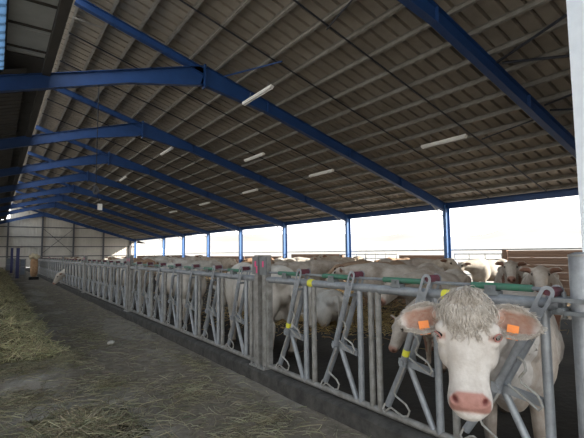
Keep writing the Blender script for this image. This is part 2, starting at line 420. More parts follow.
# ------------------------------------------------------------------ tie rods and braces in the roof
def on_roof(x, y, off): p = Vector((x, y, zr(x))) + up*off; return p
rod_x0, rod_x1 = pur_x[2], pur_x[-1]
for b in range(9):
    y0 = YT + (b-2)*BAY
    for k, fr in enumerate((0.33, 0.67)):
        y = y0 + BAY*fr
        if y > Y_BACK-1: continue
        o = MB().tube([on_roof(pur_x[0], y, 0.154), on_roof(XA, y, 0.154), on_roof(rod_x1, y, 0.154)], 0.022, 6).build('tie_rod', DARK_ROD)
        tag(o, 'thin dark tie rod down the roof, %s bay from front, %s one' % (ORD[b], ('nearer','farther')[k]), 'tie rod', 'tie rods between the purlins')
def brace(p, q, r, M, label):
    o = MB().tube([p, q], r, 6).build('roof_brace', M)
    tag(o, label, 'brace', 'diagonal braces in the roof')
brace((5.45, 11.30, 6.72), (6.15, 9.17, 6.55), 0.022, BLUE, 'thin blue roof brace just right of the largest apex')
brace((6.11, 7.24, 6.56), (5.66, 5.05, 6.70), 0.020, DARK_ROD, 'dark roof brace high between the two nearest frames')
brace((9.15, 4.90, 5.65), (8.35, 2.35, 5.89), 0.030, DARK_ROD, 'dark roof brace rising steeply right of the nearest frame')
brace((9.20, 4.82, 5.62), (10.3, 2.5, 5.32), 0.030, DARK_ROD, 'dark roof brace nearly level right of the nearest frame')
brace((11.20, 4.84, 5.04), (10.9, 3.4, 5.12), 0.025, DARK_ROD, 'dark roof brace rising towards the white column, upper of two')
brace((11.46, 4.84, 4.96), (11.95, 3.8, 4.81), 0.025, DARK_ROD, 'dark roof brace level beside the white column, lower of two')
brace((12.03, 7.04, 4.79), (11.66, 5.15, 4.90), 0.020, DARK_ROD, 'dark roof brace low, left of the nearest frame above the lamp')
o = MB().tube([on_roof(X_OVER+0.10, YT+1.05, 0.08), on_roof(X_OVER+0.95, YT+1.05, 0.08)-Vector((0,0,-0.2))], 0.03, 8).build('roof_strut', PURLIN)
tag(o, 'short pale strut below the two topmost purlins', 'strut')

# ------------------------------------------------------------------ tube lamps hung under the purlins
def unproject(px, py, off=-0.10):
    # where the sight line through a pixel meets the plane just under the right purlins
    d = CF + CR*((px-292)/F_PX) - CU*((py-219)/F_PX)
    n = up; p0 = on_roof(XA, 0, off)
    t = (p0 - Vector((0,0,CAM_H))).dot(n)/d.dot(n)
    return Vector((0,0,CAM_H)) + d*t
def make_lamp(L=1.6):
    root = empty('tube_lamp')
    mb = MB(); mb.box((-0.055, -L/2, 0.0), (0.055, L/2, 0.05)); mb.build('housing', LAMP_W, root, None)
    for s in (-0.03, 0.03):
        mb = MB().tube([(s, -L/2+0.04, -0.022), (s, L/2-0.04, -0.022)], 0.018, 8); mb.build('lamp_tube', LAMP_T, root)
    for s in (-1, 1):
        mb = MB().box((-0.052, s*(L/2-0.04)-0.02, -0.04), (0.052, s*(L/2-0.04)+0.02, 0.0)); mb.build('end_cap', LAMP_W, root, None)
        mb = MB().tube([(0, s*0.5, 0.05), (0, s*0.5, 0.30)], 0.006, 6); mb.build('hanger', GALV, root)
    return root
lamps = [(257, 96, 'hanging before the largest blue apex'), (443, 142, 'out in the bay right of the largest frame'), (321, 173.5, 'low in the bay beneath the largest frame'),
         (254, 157.5, 'between the second and third visible rafters'), (166.5, 151.5, 'just right of the second blue apex'), (250, 191.5, 'small, above the row of eave posts'),
         (204.5, 204, 'tiny, low on the far roof slope'), (123, 179, 'tiny, near the hanging cable'), (173, 212, 'faint, farthest down the roof at the eave side')]
lp = make_lamp()
angx = math.atan(SL)
for i, (px, py, w) in enumerate(lamps):
    o = lp if i == 0 else copy_tree(lp)
    o.location = unproject(px, py, -0.62 if i == 0 else -0.15); o.rotation_euler = (0, angx, 0)
    tag(o, 'white twin tube lamp under the roof, %s' % w, 'lamp', 'tube lamps under the roof')
# hanging cable with its small box below the ridge
root = empty('hanging_cable')
root.location = (2.02, YT, 0)
MB().tube([(0,0,3.05), (0.005,0,zl(2.02)-0.18)], 0.011, 6).build('cable', DARK_ROD, root)
mb = MB(); vs_, fs_ = [], []
for k in range(9):
    a = 2*PI*k/9; mb.tube([(0.03*math.cos(a), 0.03*math.sin(a), 3.12), (0.07*math.cos(a), 0.07*math.sin(a), 3.0), (0.03*math.cos(a), 0.03*math.sin(a), 2.92)], 0.016, 6)
mb.build('coiled_end', GIRT, root)
MB().box((0.05,-0.02,2.52), (0.16,0.0,2.68)).build('white_plate', LAMP_W, root, None)
MB().tube([(0.10,-0.01,2.68), (0.02,-0.005,2.95)], 0.006, 6).build('hook_wire', DARK_ROD, root)
tag(root, 'thin cable hanging from the largest frame with a white plate at its end', 'cable')

# ------------------------------------------------------------------ white column at the right edge
col = MB(); cx0, cy1 = 3.60, 1.355
col.box((cx0, cy1-0.45, 0), (cx0+0.40, cy1, zr(3.6)-0.5)); struct(col.build('column', WHITE_PAINT, None, None))

# ------------------------------------------------------------------ feed fence
def arc(c, r, a0, a1, n, fx): return [fx(c[0]+r*math.cos(a0+(a1-a0)*i/n), c[1]+r*math.sin(a0+(a1-a0)*i/n)) for i in range(n+1)]
ZB = Z_KERB+0.035                      # bottom rail centre
PV = (0.255, 0.60)                     # pivot: (along the fence, height)
TOPA = (0.02, Z_RAIL+0.10); BOTA = (0.455, 0.235)
NEXT_UP = -0.135
def place_meshes():
    P = {}
    P['upright_b'] = MB().tube([(0,-0.01,ZB), (0,-0.01,Z_RAIL-0.02)], 0.0255, 12).mesh('upright', GALV, 40)
    P['upright_a'] = MB().tube([(0,NEXT_UP,ZB), (0,NEXT_UP,Z_RAIL-0.02)], 0.0245, 12).mesh('upright', GALV_WORN, 40)
    k = lambda z: 0.0 + (z-TOPA[1])*(PV[0]-TOPA[0])/(PV[1]-TOPA[1]) + TOPA[0]
    mb = MB()                                              # the arm: two upper tubes astride the rail, one lower tube
    for s in (-1, 1):
        mb.tube([(s*0.054, k(Z_RAIL-0.075), Z_RAIL-0.075), (s*0.042, PV[0]-0.002, PV[1]+0.01)], 0.0245, 10)
    kb = (BOTA[0]-PV[0])/(BOTA[1]-PV[1])
    mb.tube([(0, PV[0]+0.0, PV[1]+0.02), (0, BOTA[0], BOTA[1])], 0.026, 12)
    mb.tube([(-0.075, PV[0], PV[1]), (0.075, PV[0], PV[1])], 0.022, 10)          # pivot bolt
    P['arm'] = mb.mesh('lock_arm', GALV, 40)
    mb = MB()                                              # slotted flat plates over the rail with the loop on top
    for s in (-1, 1):
        xx = s*0.054; path = []
        a = Vector((xx, k(Z_RAIL-0.10), Z_RAIL-0.10)); b = Vector((xx, TOPA[0], TOPA[1]))
        d = (b-a).normalized(); sd = Vector((0, d.z, -d.y))
        out = []; inn = []
        for (c0, c1, ro) in ((a, b, 0.042),):
            for i in range(9):
                t = PI*i/8; out.append(b + sd*(math.cos(t)*0.038) + d*(math.sin(t)*0.038)); inn.append(b + sd*(math.cos(t)*0.018) + d*(math.sin(t)*0.018))
            for i in range(9):
                t = PI+PI*i/8; out.append(a + sd*(math.cos(t)*0.034) + d*(math.sin(t)*0.034)); inn.append(b - d*0.075 + sd*(math.cos(t)*0.018) + d*(math.sin(t)*0.018))
        n = len(out); th = Vector((0.005*s, 0, 0))
        vs = out + inn + [p+th for p in out] + [p+th for p in inn]; fs = []
        for i in range(n):
            j = (i+1) % n
            fs += [(i, j, n+j, n+i), (2*n+i, 3*n+i, 3*n+j, 2*n+j), (i, 2*n+i, 2*n+j, j), (n+i, n+j, 3*n+j, 3*n+i)]
        mb.add(vs, fs)
    mb.tube([(-0.065, k(Z_RAIL-0.07), Z_RAIL-0.07), (0.065, k(Z_RAIL-0.07), Z_RAIL-0.07)], 0.013, 8)
    P['plate'] = mb.mesh('lock_plate', GALV, 40)
    mb = MB(); c = Vector((0.0, TOPA[0]-0.006, TOPA[1]+0.005))        # dark red catch between the plates
    mb.extrude([(-0.026,-0.02),(0.02,-0.022),(0.03,0.0),(0.018,0.022),(-0.014,0.026),(-0.03,0.008)], c+Vector((-0.045,0,0)), c+Vector((0.045,0,0)), (0,1,0), (0,0,1))
    P['catch'] = mb.mesh('catch', RED, 40)
    mb = MB()                                              # guard rod bent into a hook below, a bow above
    mb.tube([(-0.05, PV[0]-0.02, PV[1]-0.02), (-0.06, PV[0]+0.03, PV[1]-0.14), (-0.065, PV[0]+0.075, PV[1]-0.225), (-0.065, PV[0]+0.06, PV[1]-0.25), (-0.065, PV[0]-0.03, PV[1]-0.285),
             (-0.065, PV[0]-0.06, PV[1]-0.32), (-0.065, PV[0]-0.045, PV[1]-0.36), (-0.065, PV[0]+0.0, PV[1]-0.375), (-0.065, PV[0]+0.11, PV[1]-0.345), (-0.065, PV[0]+0.135, PV[1]-0.36),
             (-0.06, PV[0]+0.18, PV[1]-0.40), (-0.05, PV[0]+0.205, PV[1]-0.385), (-0.03, PV[0]+0.20, PV[1]-0.345)], 0.0075, 6)
    mb.tube([(-0.05, PV[0]-0.10, PV[1]+0.215), (-0.065, PV[0]-0.15, PV[1]+0.20), (-0.07, PV[0]-0.165, PV[1]+0.16), (-0.07, PV[0]-0.135, PV[1]+0.11), (-0.07, PV[0]-0.145, PV[1]+0.085), (-0.07, PV[0]-0.235, PV[1]+0.05),
             (-0.07, PV[0]-0.265, PV[1]+0.0), (-0.065, PV[0]-0.245, PV[1]-0.03), (-0.06, PV[0]-0.07, PV[1]+0.045)], 0.0075, 6)
    P['guard'] = mb.mesh('guard_rod', WIRE, 40)
    mb = MB()                                              # fixed bracket with its strut down to the upright's foot
    mb.bar((0, 0.015, PV[1]-0.035), (0, PV[0]+0.03, PV[1]-0.005), 0.045, 0.042)
    mb.tube([(0, PV[0]-0.02, PV[1]-0.03), (0, 0.045, ZB+0.01)], 0.022, 12)
    mb.box((-0.06, PV[0]-0.028, PV[1]-0.032), (-0.05, PV[0]+0.030, PV[1]+0.028)); mb.box((0.05, PV[0]-0.028, PV[1]-0.032), (0.06, PV[0]+0.030, PV[1]+0.028))
    P['bracket'] = mb.mesh('pivot_bracket', GALV, 40)
    P['sleeve'] = MB().tube([(0, 0.09, Z_RAIL+0.078), (0, 0.115, Z_RAIL+0.078), (0, 0.46, Z_RAIL+0.078)], 0.021, 10).mesh('green_sleeve', GREEN, 40)
    mb = MB(); mb.box((-0.03, 0.28, Z_RAIL+0.025), (0.03, 0.37, Z_RAIL+0.05)); mb.box((-0.032, 0.29, Z_RAIL+0.05), (-0.023, 0.36, Z_RAIL+0.085)); mb.box((0.023, 0.29, Z_RAIL+0.05), (0.032, 0.36, Z_RAIL+0.085))
    mb.tube([(-0.04, 0.325, Z_RAIL+0.065), (0.04, 0.325, Z_RAIL+0.065)], 0.010, 6)
    P['clamp'] = mb.mesh('rod_clamp', GALV_DARK, 40)
    mb = MB(); mb.tube([(0, -0.075, Z_RAIL), (0, -0.145, Z_RAIL)], 0.0375, 12)
    P['marker'] = mb.mesh('yellow_marker', YELLOW, 40)
    P['sticker'] = MB().tube([(0, k(PV[1]+0.10)-0.004, PV[1]+0.06), (0, k(PV[1]+0.13)-0.004, PV[1]+0.10)], 0.001, 4).mesh('x', YELLOW)
    mb = MB()
    a_ = Vector((-0.0435, k(PV[1]+0.05), PV[1]+0.05)); b_ = Vector((-0.0445, k(PV[1]+0.095), PV[1]+0.095)); mb.tube([a_, b_], 0.0258, 12)
    P['sticker'] = mb.mesh('yellow_sticker', YELLOW, 40)
    return P
PM = place_meshes()
def make_panel(np_, label, markers=(), STEP=STEP):
    # base of the panel: the foot of its nearest upright; places go away along +Y
    root = empty('feed_fence_panel')
    y0, y1 = (-0.27, (np_-1)*STEP+0.60) if np_ == 7 else (-0.05, P0+4*0.771+GAP-0.516-P0)
    MB().tube([(0, y0, Z_RAIL), (0, y1, Z_RAIL)], 0.0345, 14).build('top_rail', GALV, root)
    MB().tube([(0, y0, ZB), (0, y1, ZB)], 0.026, 10).build('bottom_rail', GALV_WORN, root)
    MB().tube([(0, y0+0.03, Z_RAIL+0.078), (0, y1-0.02, Z_RAIL+0.078)], 0.0115, 8).build('control_rod', GALV, root)
    for e in ((y0+0.02, y1-0.02) if np_ == 7 else (y1-0.02,)):
        MB().box((-0.028, e-0.02, ZB), (0.028, e+0.02, Z_RAIL)).build('end_upright', GALV_WORN, root, None)
    def part(key, name, j, par):
        o = link(name, PM[key], par)
        if par is root: o.location = (0, j*STEP, 0)
        return o
    for j in range(np_):
        swung = np_ == 4 and j == 0                      # the lock the near cow has pushed wide open
        for key in ('upright_b', 'upright_a'):
            if key == 'upright_a' and swung: continue
            o = part(key, 'upright', j, root)
            if swung: o.location.y += 0.045
        a = part('arm', 'lock_arm', j, root)
        if swung:
            pv = Vector((0, PV[0], PV[1]))
            a.matrix_local = Matrix.Translation((0, 0.045, 0)) @ Matrix.Translation(pv) @ Matrix.Rotation(0.13, 4, 'X') @ Matrix.Translation(-pv)
        for key, nm in (('plate', 'lock_plate'), ('catch', 'catch'), ('guard', 'guard_rod')): link(nm, PM[key], a)
        if np_ == 4 and j in (1, 3): link('yellow_sticker', PM['sticker'], a)
        o = part('bracket', 'pivot_bracket', j, root)
        if swung: o.location.y += 0.045
        part('sleeve', 'green_sleeve', j, root); part('clamp', 'rod_clamp', j, root)
        if j in markers: part('marker', 'yellow_marker', j, root)
    if np_ == 4:
        MB().tube([(0, 2*STEP-0.215, ZB), (0, 2*STEP-0.215, Z_RAIL-0.02)], 0.0245, 12).build('upright', GALV_WORN, root)
    tag(root, label, 'feed fence', 'self-locking feed fence panels')
    return root
p4 = make_panel(4, 'galvanized feed fence panel of four head locks around the near cow', (1, 3), 0.745)
p4.location = (XF, P0, 0)
p7 = make_panel(7, 'galvanized feed fence panel of seven head locks next to the near panel', ())
starts = [P0+4*STEP+GAP + i*(7*STEP+GAP) for i in range(6)]
labs = ['galvanized feed fence panel of seven head locks just beyond the pink-marked posts', 'galvanized feed fence panel beyond the second pair of posts',
        'galvanized feed fence panel third from the tall near posts', 'galvanized feed fence panel where a cream head pokes out',
        'small distant galvanized feed fence panel beyond the poking cream head', 'farthest tiny galvanized feed fence panel beside the orange bale']
for i, y in enumerate(starts):
    o = p7 if i == 0 else copy_tree(p7)
    o.location = (XF, y, 0); o['label'] = labs[i]
# posts between the panels
def make_post(h=1.36, marks=True):
    root = empty('fence_post')
    mb = MB().box((-0.036, -0.036, Z_KERB), (0.036, 0.036, h)); mb.box((-0.039, -0.039, h), (0.039, 0.039, h+0.012)); mb.build('shaft', GALV_WORN, root, None)
    mb = MB().box((-0.050, -0.068, Z_RAIL+0.05), (-0.037, 0.068, h-0.01)); mb.build('plate', GALV_DARK, root, None)
    mb = MB().box((-0.09, -0.07, Z_KERB-0.002), (0.09, 0.07, Z_KERB+0.015))
    for a in (-0.068, 0.068):
        for b in (-0.055, 0.055): mb.tube([(a, b, Z_KERB+0.01), (a, b, Z_KERB+0.04)], 0.012, 6)
    mb.build('foot_plate', GALV_WORN, root, None)
    return root
pp = make_post(); first = True
joints = [s-0.393 for s in starts] + [starts[-1]+7*STEP-0.05]
jl = ['beside the near panel, pink marks on its plate', 'at the joint before the dark far stretch', 'at the third panel joint', 'at the fourth panel joint',
      'at the fifth panel joint', 'at the sixth panel joint', 'ending the fence by the orange bale']
for i, y in enumerate(joints):
    for k, dy in enumerate((-0.084, 0.084)):
        if i == len(joints)-1 and k: continue
        o = pp if first else copy_tree(pp); first = False
        o.location = (XF, y+dy, 0)
        tag(o, 'tall square fence post %s%s' % (jl[i], '' if i == len(joints)-1 else (', nearer one' if k == 0 else ', farther one')), 'fence post', 'tall posts between fence panels')
        if i == 0:
            mb = MB(); zz = 1.27
            mb.box((-0.053, -0.02, zz-0.03), (-0.0495, 0.01, zz+0.035)) if k == 0 else mb.box((-0.053, -0.05, 1.17), (-0.0495, -0.025, 1.25))
            mk = mb.build('paint_mark', PINK, o, None)
# round end post at the right with the rail bracket
root = empty('end_post', (XF+0.0, P0-0.155, 0))
mb = MB(); mb.tube([(0,0,0), (0,0,1.36), (0,0,1.375), (0,0,1.385)], [0.052,0.052,0.046,0.02], 24); mb.build('shaft', GALV, root)
mb = MB(); mb.tube([(0,0,1.362), (0,0,1.374)], [0.056,0.053], 24); mb.build('cap', GALV_WORN, root)
mb = MB()
for z in (Z_RAIL-0.045, Z_RAIL+0.02): mb.box((-0.07, -0.06, z), (0.07, 0.12, z+0.022))
for z in (-0.02,): mb.tube([(-0.085, 0.075, Z_RAIL+z), (0.085, 0.075, Z_RAIL+z)], 0.014, 8)
mb.tube([(0, 0.085, Z_RAIL-0.07), (0, 0.085, Z_RAIL+0.07)], 0.012, 8)
mb.build('rail_bracket', GALV_DARK, root)
tag(root, 'thick round galvanized end post at the right edge beside the near cow', 'fence post')

# ------------------------------------------------------------------ boarded wall and gates at the open right side
XB = XE+0.25
def boards(y0, y1, z0, z1, n, name):
    mb = MB(); h = (z1-z0)/n
    z0 = -0.25; h = (z1-z0)/n
    for k in range(n):
        mb.box((XB, y0, z0+k*h+0.003), (XB+0.05, y1, z0+(k+1)*h-0.003))
    y = y0
    while y < y1-0.1:
        mb.box((XB+0.05, y, -0.05), (XB+0.17, y+0.12, z1)); y += 2.2
    return struct(mb.build(name, WOOD, None, None))
wy = [YT+k*BAY for k in range(-2, 9)]
boards(wy[0]-1.5, 9.0, 0.05, 1.40, 6, 'wall_right')
boards(11.75, 14.6, 0.05, 1.22, 5, 'wall_right_mid')
boards(18.9, 24.2, 0.05, 1.30, 6, 'wall_right_far')
boards(25.5, wy[5], 0.05, 1.15, 5, 'wall_right_distant')
boards(wy[5]+0.1, Y_BACK-0.3, 0.05, 1.15, 5, 'wall_right_end')
mb = MB(); mb.tube([(XB-0.06, wy[0]-1.5, 1.45), (XB-0.06, Y_BACK-0.4, 1.45)], 0.03, 8); struct(mb.build('trim_top_rail', GALV_PALE))
def make_gate(L):
    root = empty('tubular_gate')
    mb = MB()
    for y in (0, L): mb.tube([(0,y,0.12), (0,y,1.30)], 0.03, 8)
    mb.build('gate_frame', GALV_PALE, root)
    for k in range(6): MB().tube([(0,0,0.16+k*0.222), (0,L,0.16+k*0.222)], 0.024, 8).build('gate_rail', GALV_PALE, root)
    for fr in (0.33, 0.67): MB().box((-0.03, L*fr-0.02, 0.14), (-0.022, L*fr+0.02, 1.30)).build('gate_stile', GALV_PALE, root, None)
    return root
g1 = make_gate(2.15); g1.location = (XB-0.02, 9.22, 0)
tag(g1, 'bright tubular steel gate in the side opening behind the sunlit cow', 'gate', 'tubular gates at the open side')
for y, l in ((14.75, 'bright tubular steel gate between the second and third eave posts from the right'), (17.0-0.05, 'bright tubular steel gate left of the second eave post, farthest gate')):
    o = copy_tree(g1); o.location = (XB-0.02, y, 0); o['label'] = l
o = MB().box((XB-0.05, 9.02, -0.05), (XB+0.13, 9.20, 1.46)).build('gate_post', WOOD, None, None)
tag(o, 'dark wooden gate post where the boarded wall meets the bright gate', 'gate post')
#CATTLE_BEGIN
# ------------------------------------------------------------------ cattle
def ellipsoid(c, r, rot=None, nu=16, nv=10):
    vs = []; fs = []
    for j in range(nv+1):
        ph = PI*j/nv - PI/2
        for i in range(nu):
            a = 2*PI*i/nu
            p = Vector((r[0]*math.cos(ph)*math.cos(a), r[1]*math.cos(ph)*math.sin(a), r[2]*math.sin(ph)))
            if rot is not None: p = rot @ p
            vs.append(p + Vector(c))
    for j in range(nv):
        for i in range(nu):
            fs.append((j*nu+i, j*nu+(i+1) % nu, (j+1)*nu+(i+1) % nu, (j+1)*nu+i))
    return vs, fs
def capsule(p0, r0, p1, r1, n=14, k=4):
    p0, p1 = Vector(p0), Vector(p1); d = p1-p0; L = d.length; t = d.normalized()
    ref = Vector((0,0,1)) if abs(t.z) < 0.9 else Vector((1,0,0))
    s = t.cross(ref).normalized(); u = t.cross(s); rings = []
    for i in range(k+1):
        a = -PI/2*(1-i/k)*0.98; rings.append((p0 + t*(r0*math.sin(a)), r0*math.cos(a)))
    for i in range(k+1):
        a = PI/2*(i/k)*0.98; rings.append((p1 + t*(r1*math.sin(a)), r1*math.cos(a)))
    vs = []; fs = []
    for c, r in rings:
        for j in range(n):
            a = 2*PI*j/n; vs.append(c + s*(math.cos(a)*r) + u*(math.sin(a)*r))
    for i in range(len(rings)-1):
        for j in range(n): fs.append((i*n+j, i*n+(j+1) % n, (i+1)*n+(j+1) % n, (i+1)*n+j))
    fs.append(tuple(range(n-1,-1,-1))); q = (len(rings)-1)*n; fs.append(tuple(q+j for j in range(n)))
    return vs, fs
def chain(pts):     # [(point, radius), ...] -> capsules
    return [capsule(a[0], a[1], b[0], b[1]) for a, b in zip(pts[:-1], pts[1:])]
def blob(name, shapes, voxel, smooth=6):
    mb = MB()
    for vs, fs in shapes: mb.add(vs, fs)
    me = mb.mesh(name+'_raw', [], None)
    o = bpy.data.objects.new(name+'_raw', me); COL.objects.link(o)
    r = o.modifiers.new('r', 'REMESH'); r.mode = 'VOXEL'; r.voxel_size = voxel; r.use_smooth_shade = True
    s = o.modifiers.new('s', 'SMOOTH'); s.factor = 0.5; s.iterations = smooth
    dg = bpy.context.evaluated_depsgraph_get()
    out = bpy.data.meshes.new_from_object(o.evaluated_get(dg)); out.name = name
    bpy.data.objects.remove(o); bpy.data.meshes.remove(me)
    out.polygons.foreach_set('use_smooth', [True]*len(out.polygons)); return out
def paint(me, fn):
    ca = me.color_attributes.new('coat', 'FLOAT_COLOR', 'POINT')
    buf = np.ones((len(me.vertices), 4), dtype=np.float32)
    for i, v in enumerate(me.vertices): buf[i, :3] = fn(v.co, v.normal)
    ca.data.foreach_set('color', buf.ravel())
def mixc(a, b, t): return tuple(x+(y-x)*t for x, y in zip(a, b))
def sstep(a, b, x): t = max(0.0, min(1.0, (x-a)/(b-a))); return t*t*(3-2*t)

COATS = {'white': mat('white_cattle_hide', (0.62, 0.57, 0.505), 0.8, 0, 5, col2=(0.47, 0.42, 0.36), bump=0.35, bump_scale=45, attr='coat', spec=0.2),
         'cream': mat('cream_cattle_hide', (0.54, 0.445, 0.345), 0.8, 0, 5, col2=(0.39, 0.31, 0.235), bump=0.35, bump_scale=45, attr='coat', spec=0.2),
         'tan': mat('tan_cattle_hide', (0.40, 0.27, 0.18), 0.8, 0, 5, col2=(0.29, 0.185, 0.12), bump=0.35, bump_scale=45, attr='coat', spec=0.2),
         'dirty': mat('soiled_pale_cattle_hide', (0.55, 0.475, 0.40), 0.8, 0, 3, col2=(0.32, 0.255, 0.20), bump=0.35, bump_scale=45, attr='coat', spec=0.2)}
NEAR_HIDE = mat('near_cow_hide', (0.59, 0.55, 0.51), 0.75, 0, 14, col2=(0.47, 0.425, 0.385), bump=0.22, bump_scale=70, attr='coat', spec=0.2)
HAIR = mat('curly_cream_hair', (0.54, 0.49, 0.435), 0.7, 0, 25, col2=(0.36, 0.315, 0.265))
EYE = mat('dark_brown_eye', (0.008, 0.005, 0.004), 0.18)
LID = mat('pink_eyelid', (0.34, 0.15, 0.125), 0.5)
TAG_O = mat('orange_ear_tag_plastic', (0.86, 0.26, 0.05), 0.45)
TAG_D = mat('orange_tag_print', (0.30, 0.10, 0.03), 0.5)

def cow_body_shapes(lying=False):
    S = []
    dz = -0.52 if lying else 0.0
    e = lambda c, r, rot=None: S.append(ellipsoid((c[0], c[1], c[2]+dz), r, rot))
    e((-0.05,0,0.93), (0.78,0.35,0.37)); e((0.0,0,0.86), (0.55,0.38,0.34)); e((-0.62,0,1.03), (0.34,0.30,0.30))
    e((0.55,0,1.00), (0.36,0.27,0.36)); e((0.66,0,0.76), (0.22,0.19,0.24)); e((0.42,0,1.22), (0.30,0.13,0.12))
    for s in (-1, 1):
        e((-0.52, s*0.20, 1.16), (0.14,0.11,0.10)); e((-0.88, s*0.13, 1.10), (0.11,0.09,0.10)); e((-0.66, s*0.20, 0.84), (0.25,0.15,0.30)); e((0.50, s*0.21, 0.88), (0.20,0.12,0.30))
        if not lying:
            S.extend(chain([((0.56,s*0.19,0.78),0.115), ((0.58,s*0.18,0.45),0.066), ((0.57,s*0.18,0.40),0.062), ((0.56,s*0.18,0.14),0.042), ((0.58,s*0.18,0.07),0.055), ((0.61,s*0.18,0.045),0.055)]))
            S.extend(chain([((-0.68,s*0.20,0.80),0.16), ((-0.56,s*0.20,0.60),0.10), ((-0.74,s*0.19,0.47),0.066), ((-0.76,s*0.19,0.42),0.056), ((-0.70,s*0.19,0.14),0.045), ((-0.68,s*0.19,0.07),0.055), ((-0.64,s*0.19,0.045),0.056)]))
        else:
            S.extend(chain([((0.55,s*0.24,0.30),0.12), ((0.82,s*0.27,0.12),0.075), ((0.55,s*0.30,0.07),0.05), ((0.45,s*0.30,0.06),0.05)]))
            S.extend(chain([((-0.60,s*0.28,0.32),0.17), ((-0.22,s*0.42,0.16),0.10), ((-0.55,s*0.46,0.08),0.06), ((-0.25,s*0.48,0.06),0.05)]))
    t = dz if lying else 0
    S.extend(chain([((-0.93,0,1.18+t),0.045), ((-1.0,0,1.05+t),0.032), ((-1.0,0,0.80+t),0.024), ((-0.99,0,max(0.55+t, 0.10)),0.028), ((-0.98,0,max(0.42+t,0.06)),0.04)]))
    if not lying: e((-0.45,0,0.58), (0.17,0.14,0.10))
    return S
def head_frame(pos, yaw, pitch):    # local x forward along the face, z up over the poll
    return Matrix.Translation(Vector(pos)) @ Matrix.Rotation(yaw, 4, 'Z') @ Matrix.Rotation(pitch, 4, 'Y')
def head_shapes(M4):
    R3 = M4.to_3x3(); S = []
    P = lambda x, y, z: M4 @ Vector((x, y, z))
    S.append(ellipsoid(P(0.05,0,-0.02), (0.17,0.125,0.12), R3)); S.append(ellipsoid(P(0.13,0,-0.07), (0.16,0.10,0.13), R3))
    S.append(capsule(P(0.08,0,-0.02),0.115, P(0.40,0,-0.06),0.075)); S.append(ellipsoid(P(0.43,0,-0.065), (0.085,0.092,0.078), R3))
    S.append(capsule(P(0.12,0,-0.16),0.06, P(0.40,0,-0.125),0.05))
    for s in (-1, 1):
        S.append(ellipsoid(P(0.13,s*0.105,0.03), (0.045,0.03,0.035), R3))
        er = R3 @ Matrix.Rotation(s*0.35, 3, 'Z') @ Matrix.Rotation(-s*0.25, 3, 'X')
        S.append(ellipsoid(P(-0.045, s*0.205, 0.0), (0.030,0.125,0.062), er))
    return S
def make_cow_mesh(name, neck_end, hyaw, hpitch, lying=False, voxel=0.026):
    S = cow_body_shapes(lying); dz = -0.52 if lying else 0
    base = Vector((0.70, 0, 1.08+dz)); M4 = head_frame(neck_end, hyaw, hpitch)
    back = M4 @ Vector((0.0, 0, -0.06))
    mid = (base+back)/2 + Vector((0,0,0.02))
    S += chain([(base + Vector((-0.1,0,0)), 0.27), (mid, 0.19), (back, 0.135)])
    S += chain([(base + Vector((0.02,0,-0.22)), 0.16), ((mid + Vector((0,0,-0.12))), 0.11), (back+Vector((0,0,-0.05)), 0.10)])
    S += head_shapes(M4)
    me = blob(name, S, voxel, 5)
    inv = M4.inverted()
    def fn(p, n):
        q = inv @ p; c = (1.0, 1.0, 1.0)
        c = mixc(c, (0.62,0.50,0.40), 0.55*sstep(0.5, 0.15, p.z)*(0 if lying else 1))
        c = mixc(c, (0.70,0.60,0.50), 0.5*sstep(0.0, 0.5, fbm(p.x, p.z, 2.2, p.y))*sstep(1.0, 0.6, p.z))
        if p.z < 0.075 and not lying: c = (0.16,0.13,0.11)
        if q.x > 0.40: c = mixc(c, (0.78,0.50,0.44), sstep(0.40, 0.46, q.x))
        if q.x > 0.46 and abs(abs(q.y)-0.045) < 0.02 and -0.07 < q.z < -0.02: c = (0.25,0.12,0.10)
        if (q-Vector((0.14, 0.12 if q.y > 0 else -0.12, 0.03))).length < 0.03: c = (0.06,0.045,0.04)
        if abs(q.y) > 0.13 and abs(q.x+0.045) < 0.11 and n.dot(M4.to_3x3() @ Vector((1,0,0.1))) > 0.55: c = mixc(c, (0.50,0.27,0.21), 0.9)
        return c
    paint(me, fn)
    me['ear'] = 0
    return me, M4
VAR = {}
VAR['up'] = make_cow_mesh('cow_up', (1.18, 0.0, 1.34), 0.0, 0.55)
VAR['turned'] = make_cow_mesh('cow_turned', (1.08, 0.28, 1.32), 0.95, 0.60)
VAR['turned_right'] = make_cow_mesh('cow_turned_right', (1.08, -0.28, 1.30), -0.95, 0.65)
VAR['low'] = make_cow_mesh('cow_low', (1.32, 0.05, 0.86), 0.1, 0.95)
VAR['level'] = make_cow_mesh('cow_level', (1.30, -0.05, 1.16), -0.1, 0.50)
VAR['lying'] = make_cow_mesh('cow_lying', (1.10, 0.15, 0.86), 0.4, 0.5, True)
tagm = MB().box((-0.006,-0.03,-0.035), (0.006,0.03,0.035)); tagm.tube([(-0.012,0,0.024),(0.012,0,0.024)], 0.010, 8)
TAGM = tagm.mesh('ear_tag', TAG_O, 40)
def P_at(px, d):
    R = (px-292)/F_PX*d; s, c = math.sin(YAW), math.cos(YAW)
    return (d*s + R*c, d*c - R*s)
def add_cow(x, y, heading, var, coat, label, scale=1.0, tags=False, z=-0.185):
    me, M4 = VAR[var]
    key = 'cow_%s_%s' % (var, coat)
    m2 = bpy.data.meshes.get(key)
    if m2 is None:
        m2 = me.copy(); m2.name = key; m2.materials.clear(); m2.materials.append(COATS[coat])
    o = link('cow', m2); o.location = (x, y, z); o.rotation_euler = (0, 0, heading); o.scale = (scale,)*3
    tag(o, label, 'cow', 'cattle in the straw pen')
    if tags:
        for s in (-1, 1):
            t = link('ear_tag', TAGM, o)
            t.matrix_local = M4 @ Matrix.Translation((-0.010, s*0.215, -0.045)) @ Matrix.Rotation(s*0.35, 4, 'Z')
    return o
TOCAM = lambda x, y: math.atan2(-y, -x)
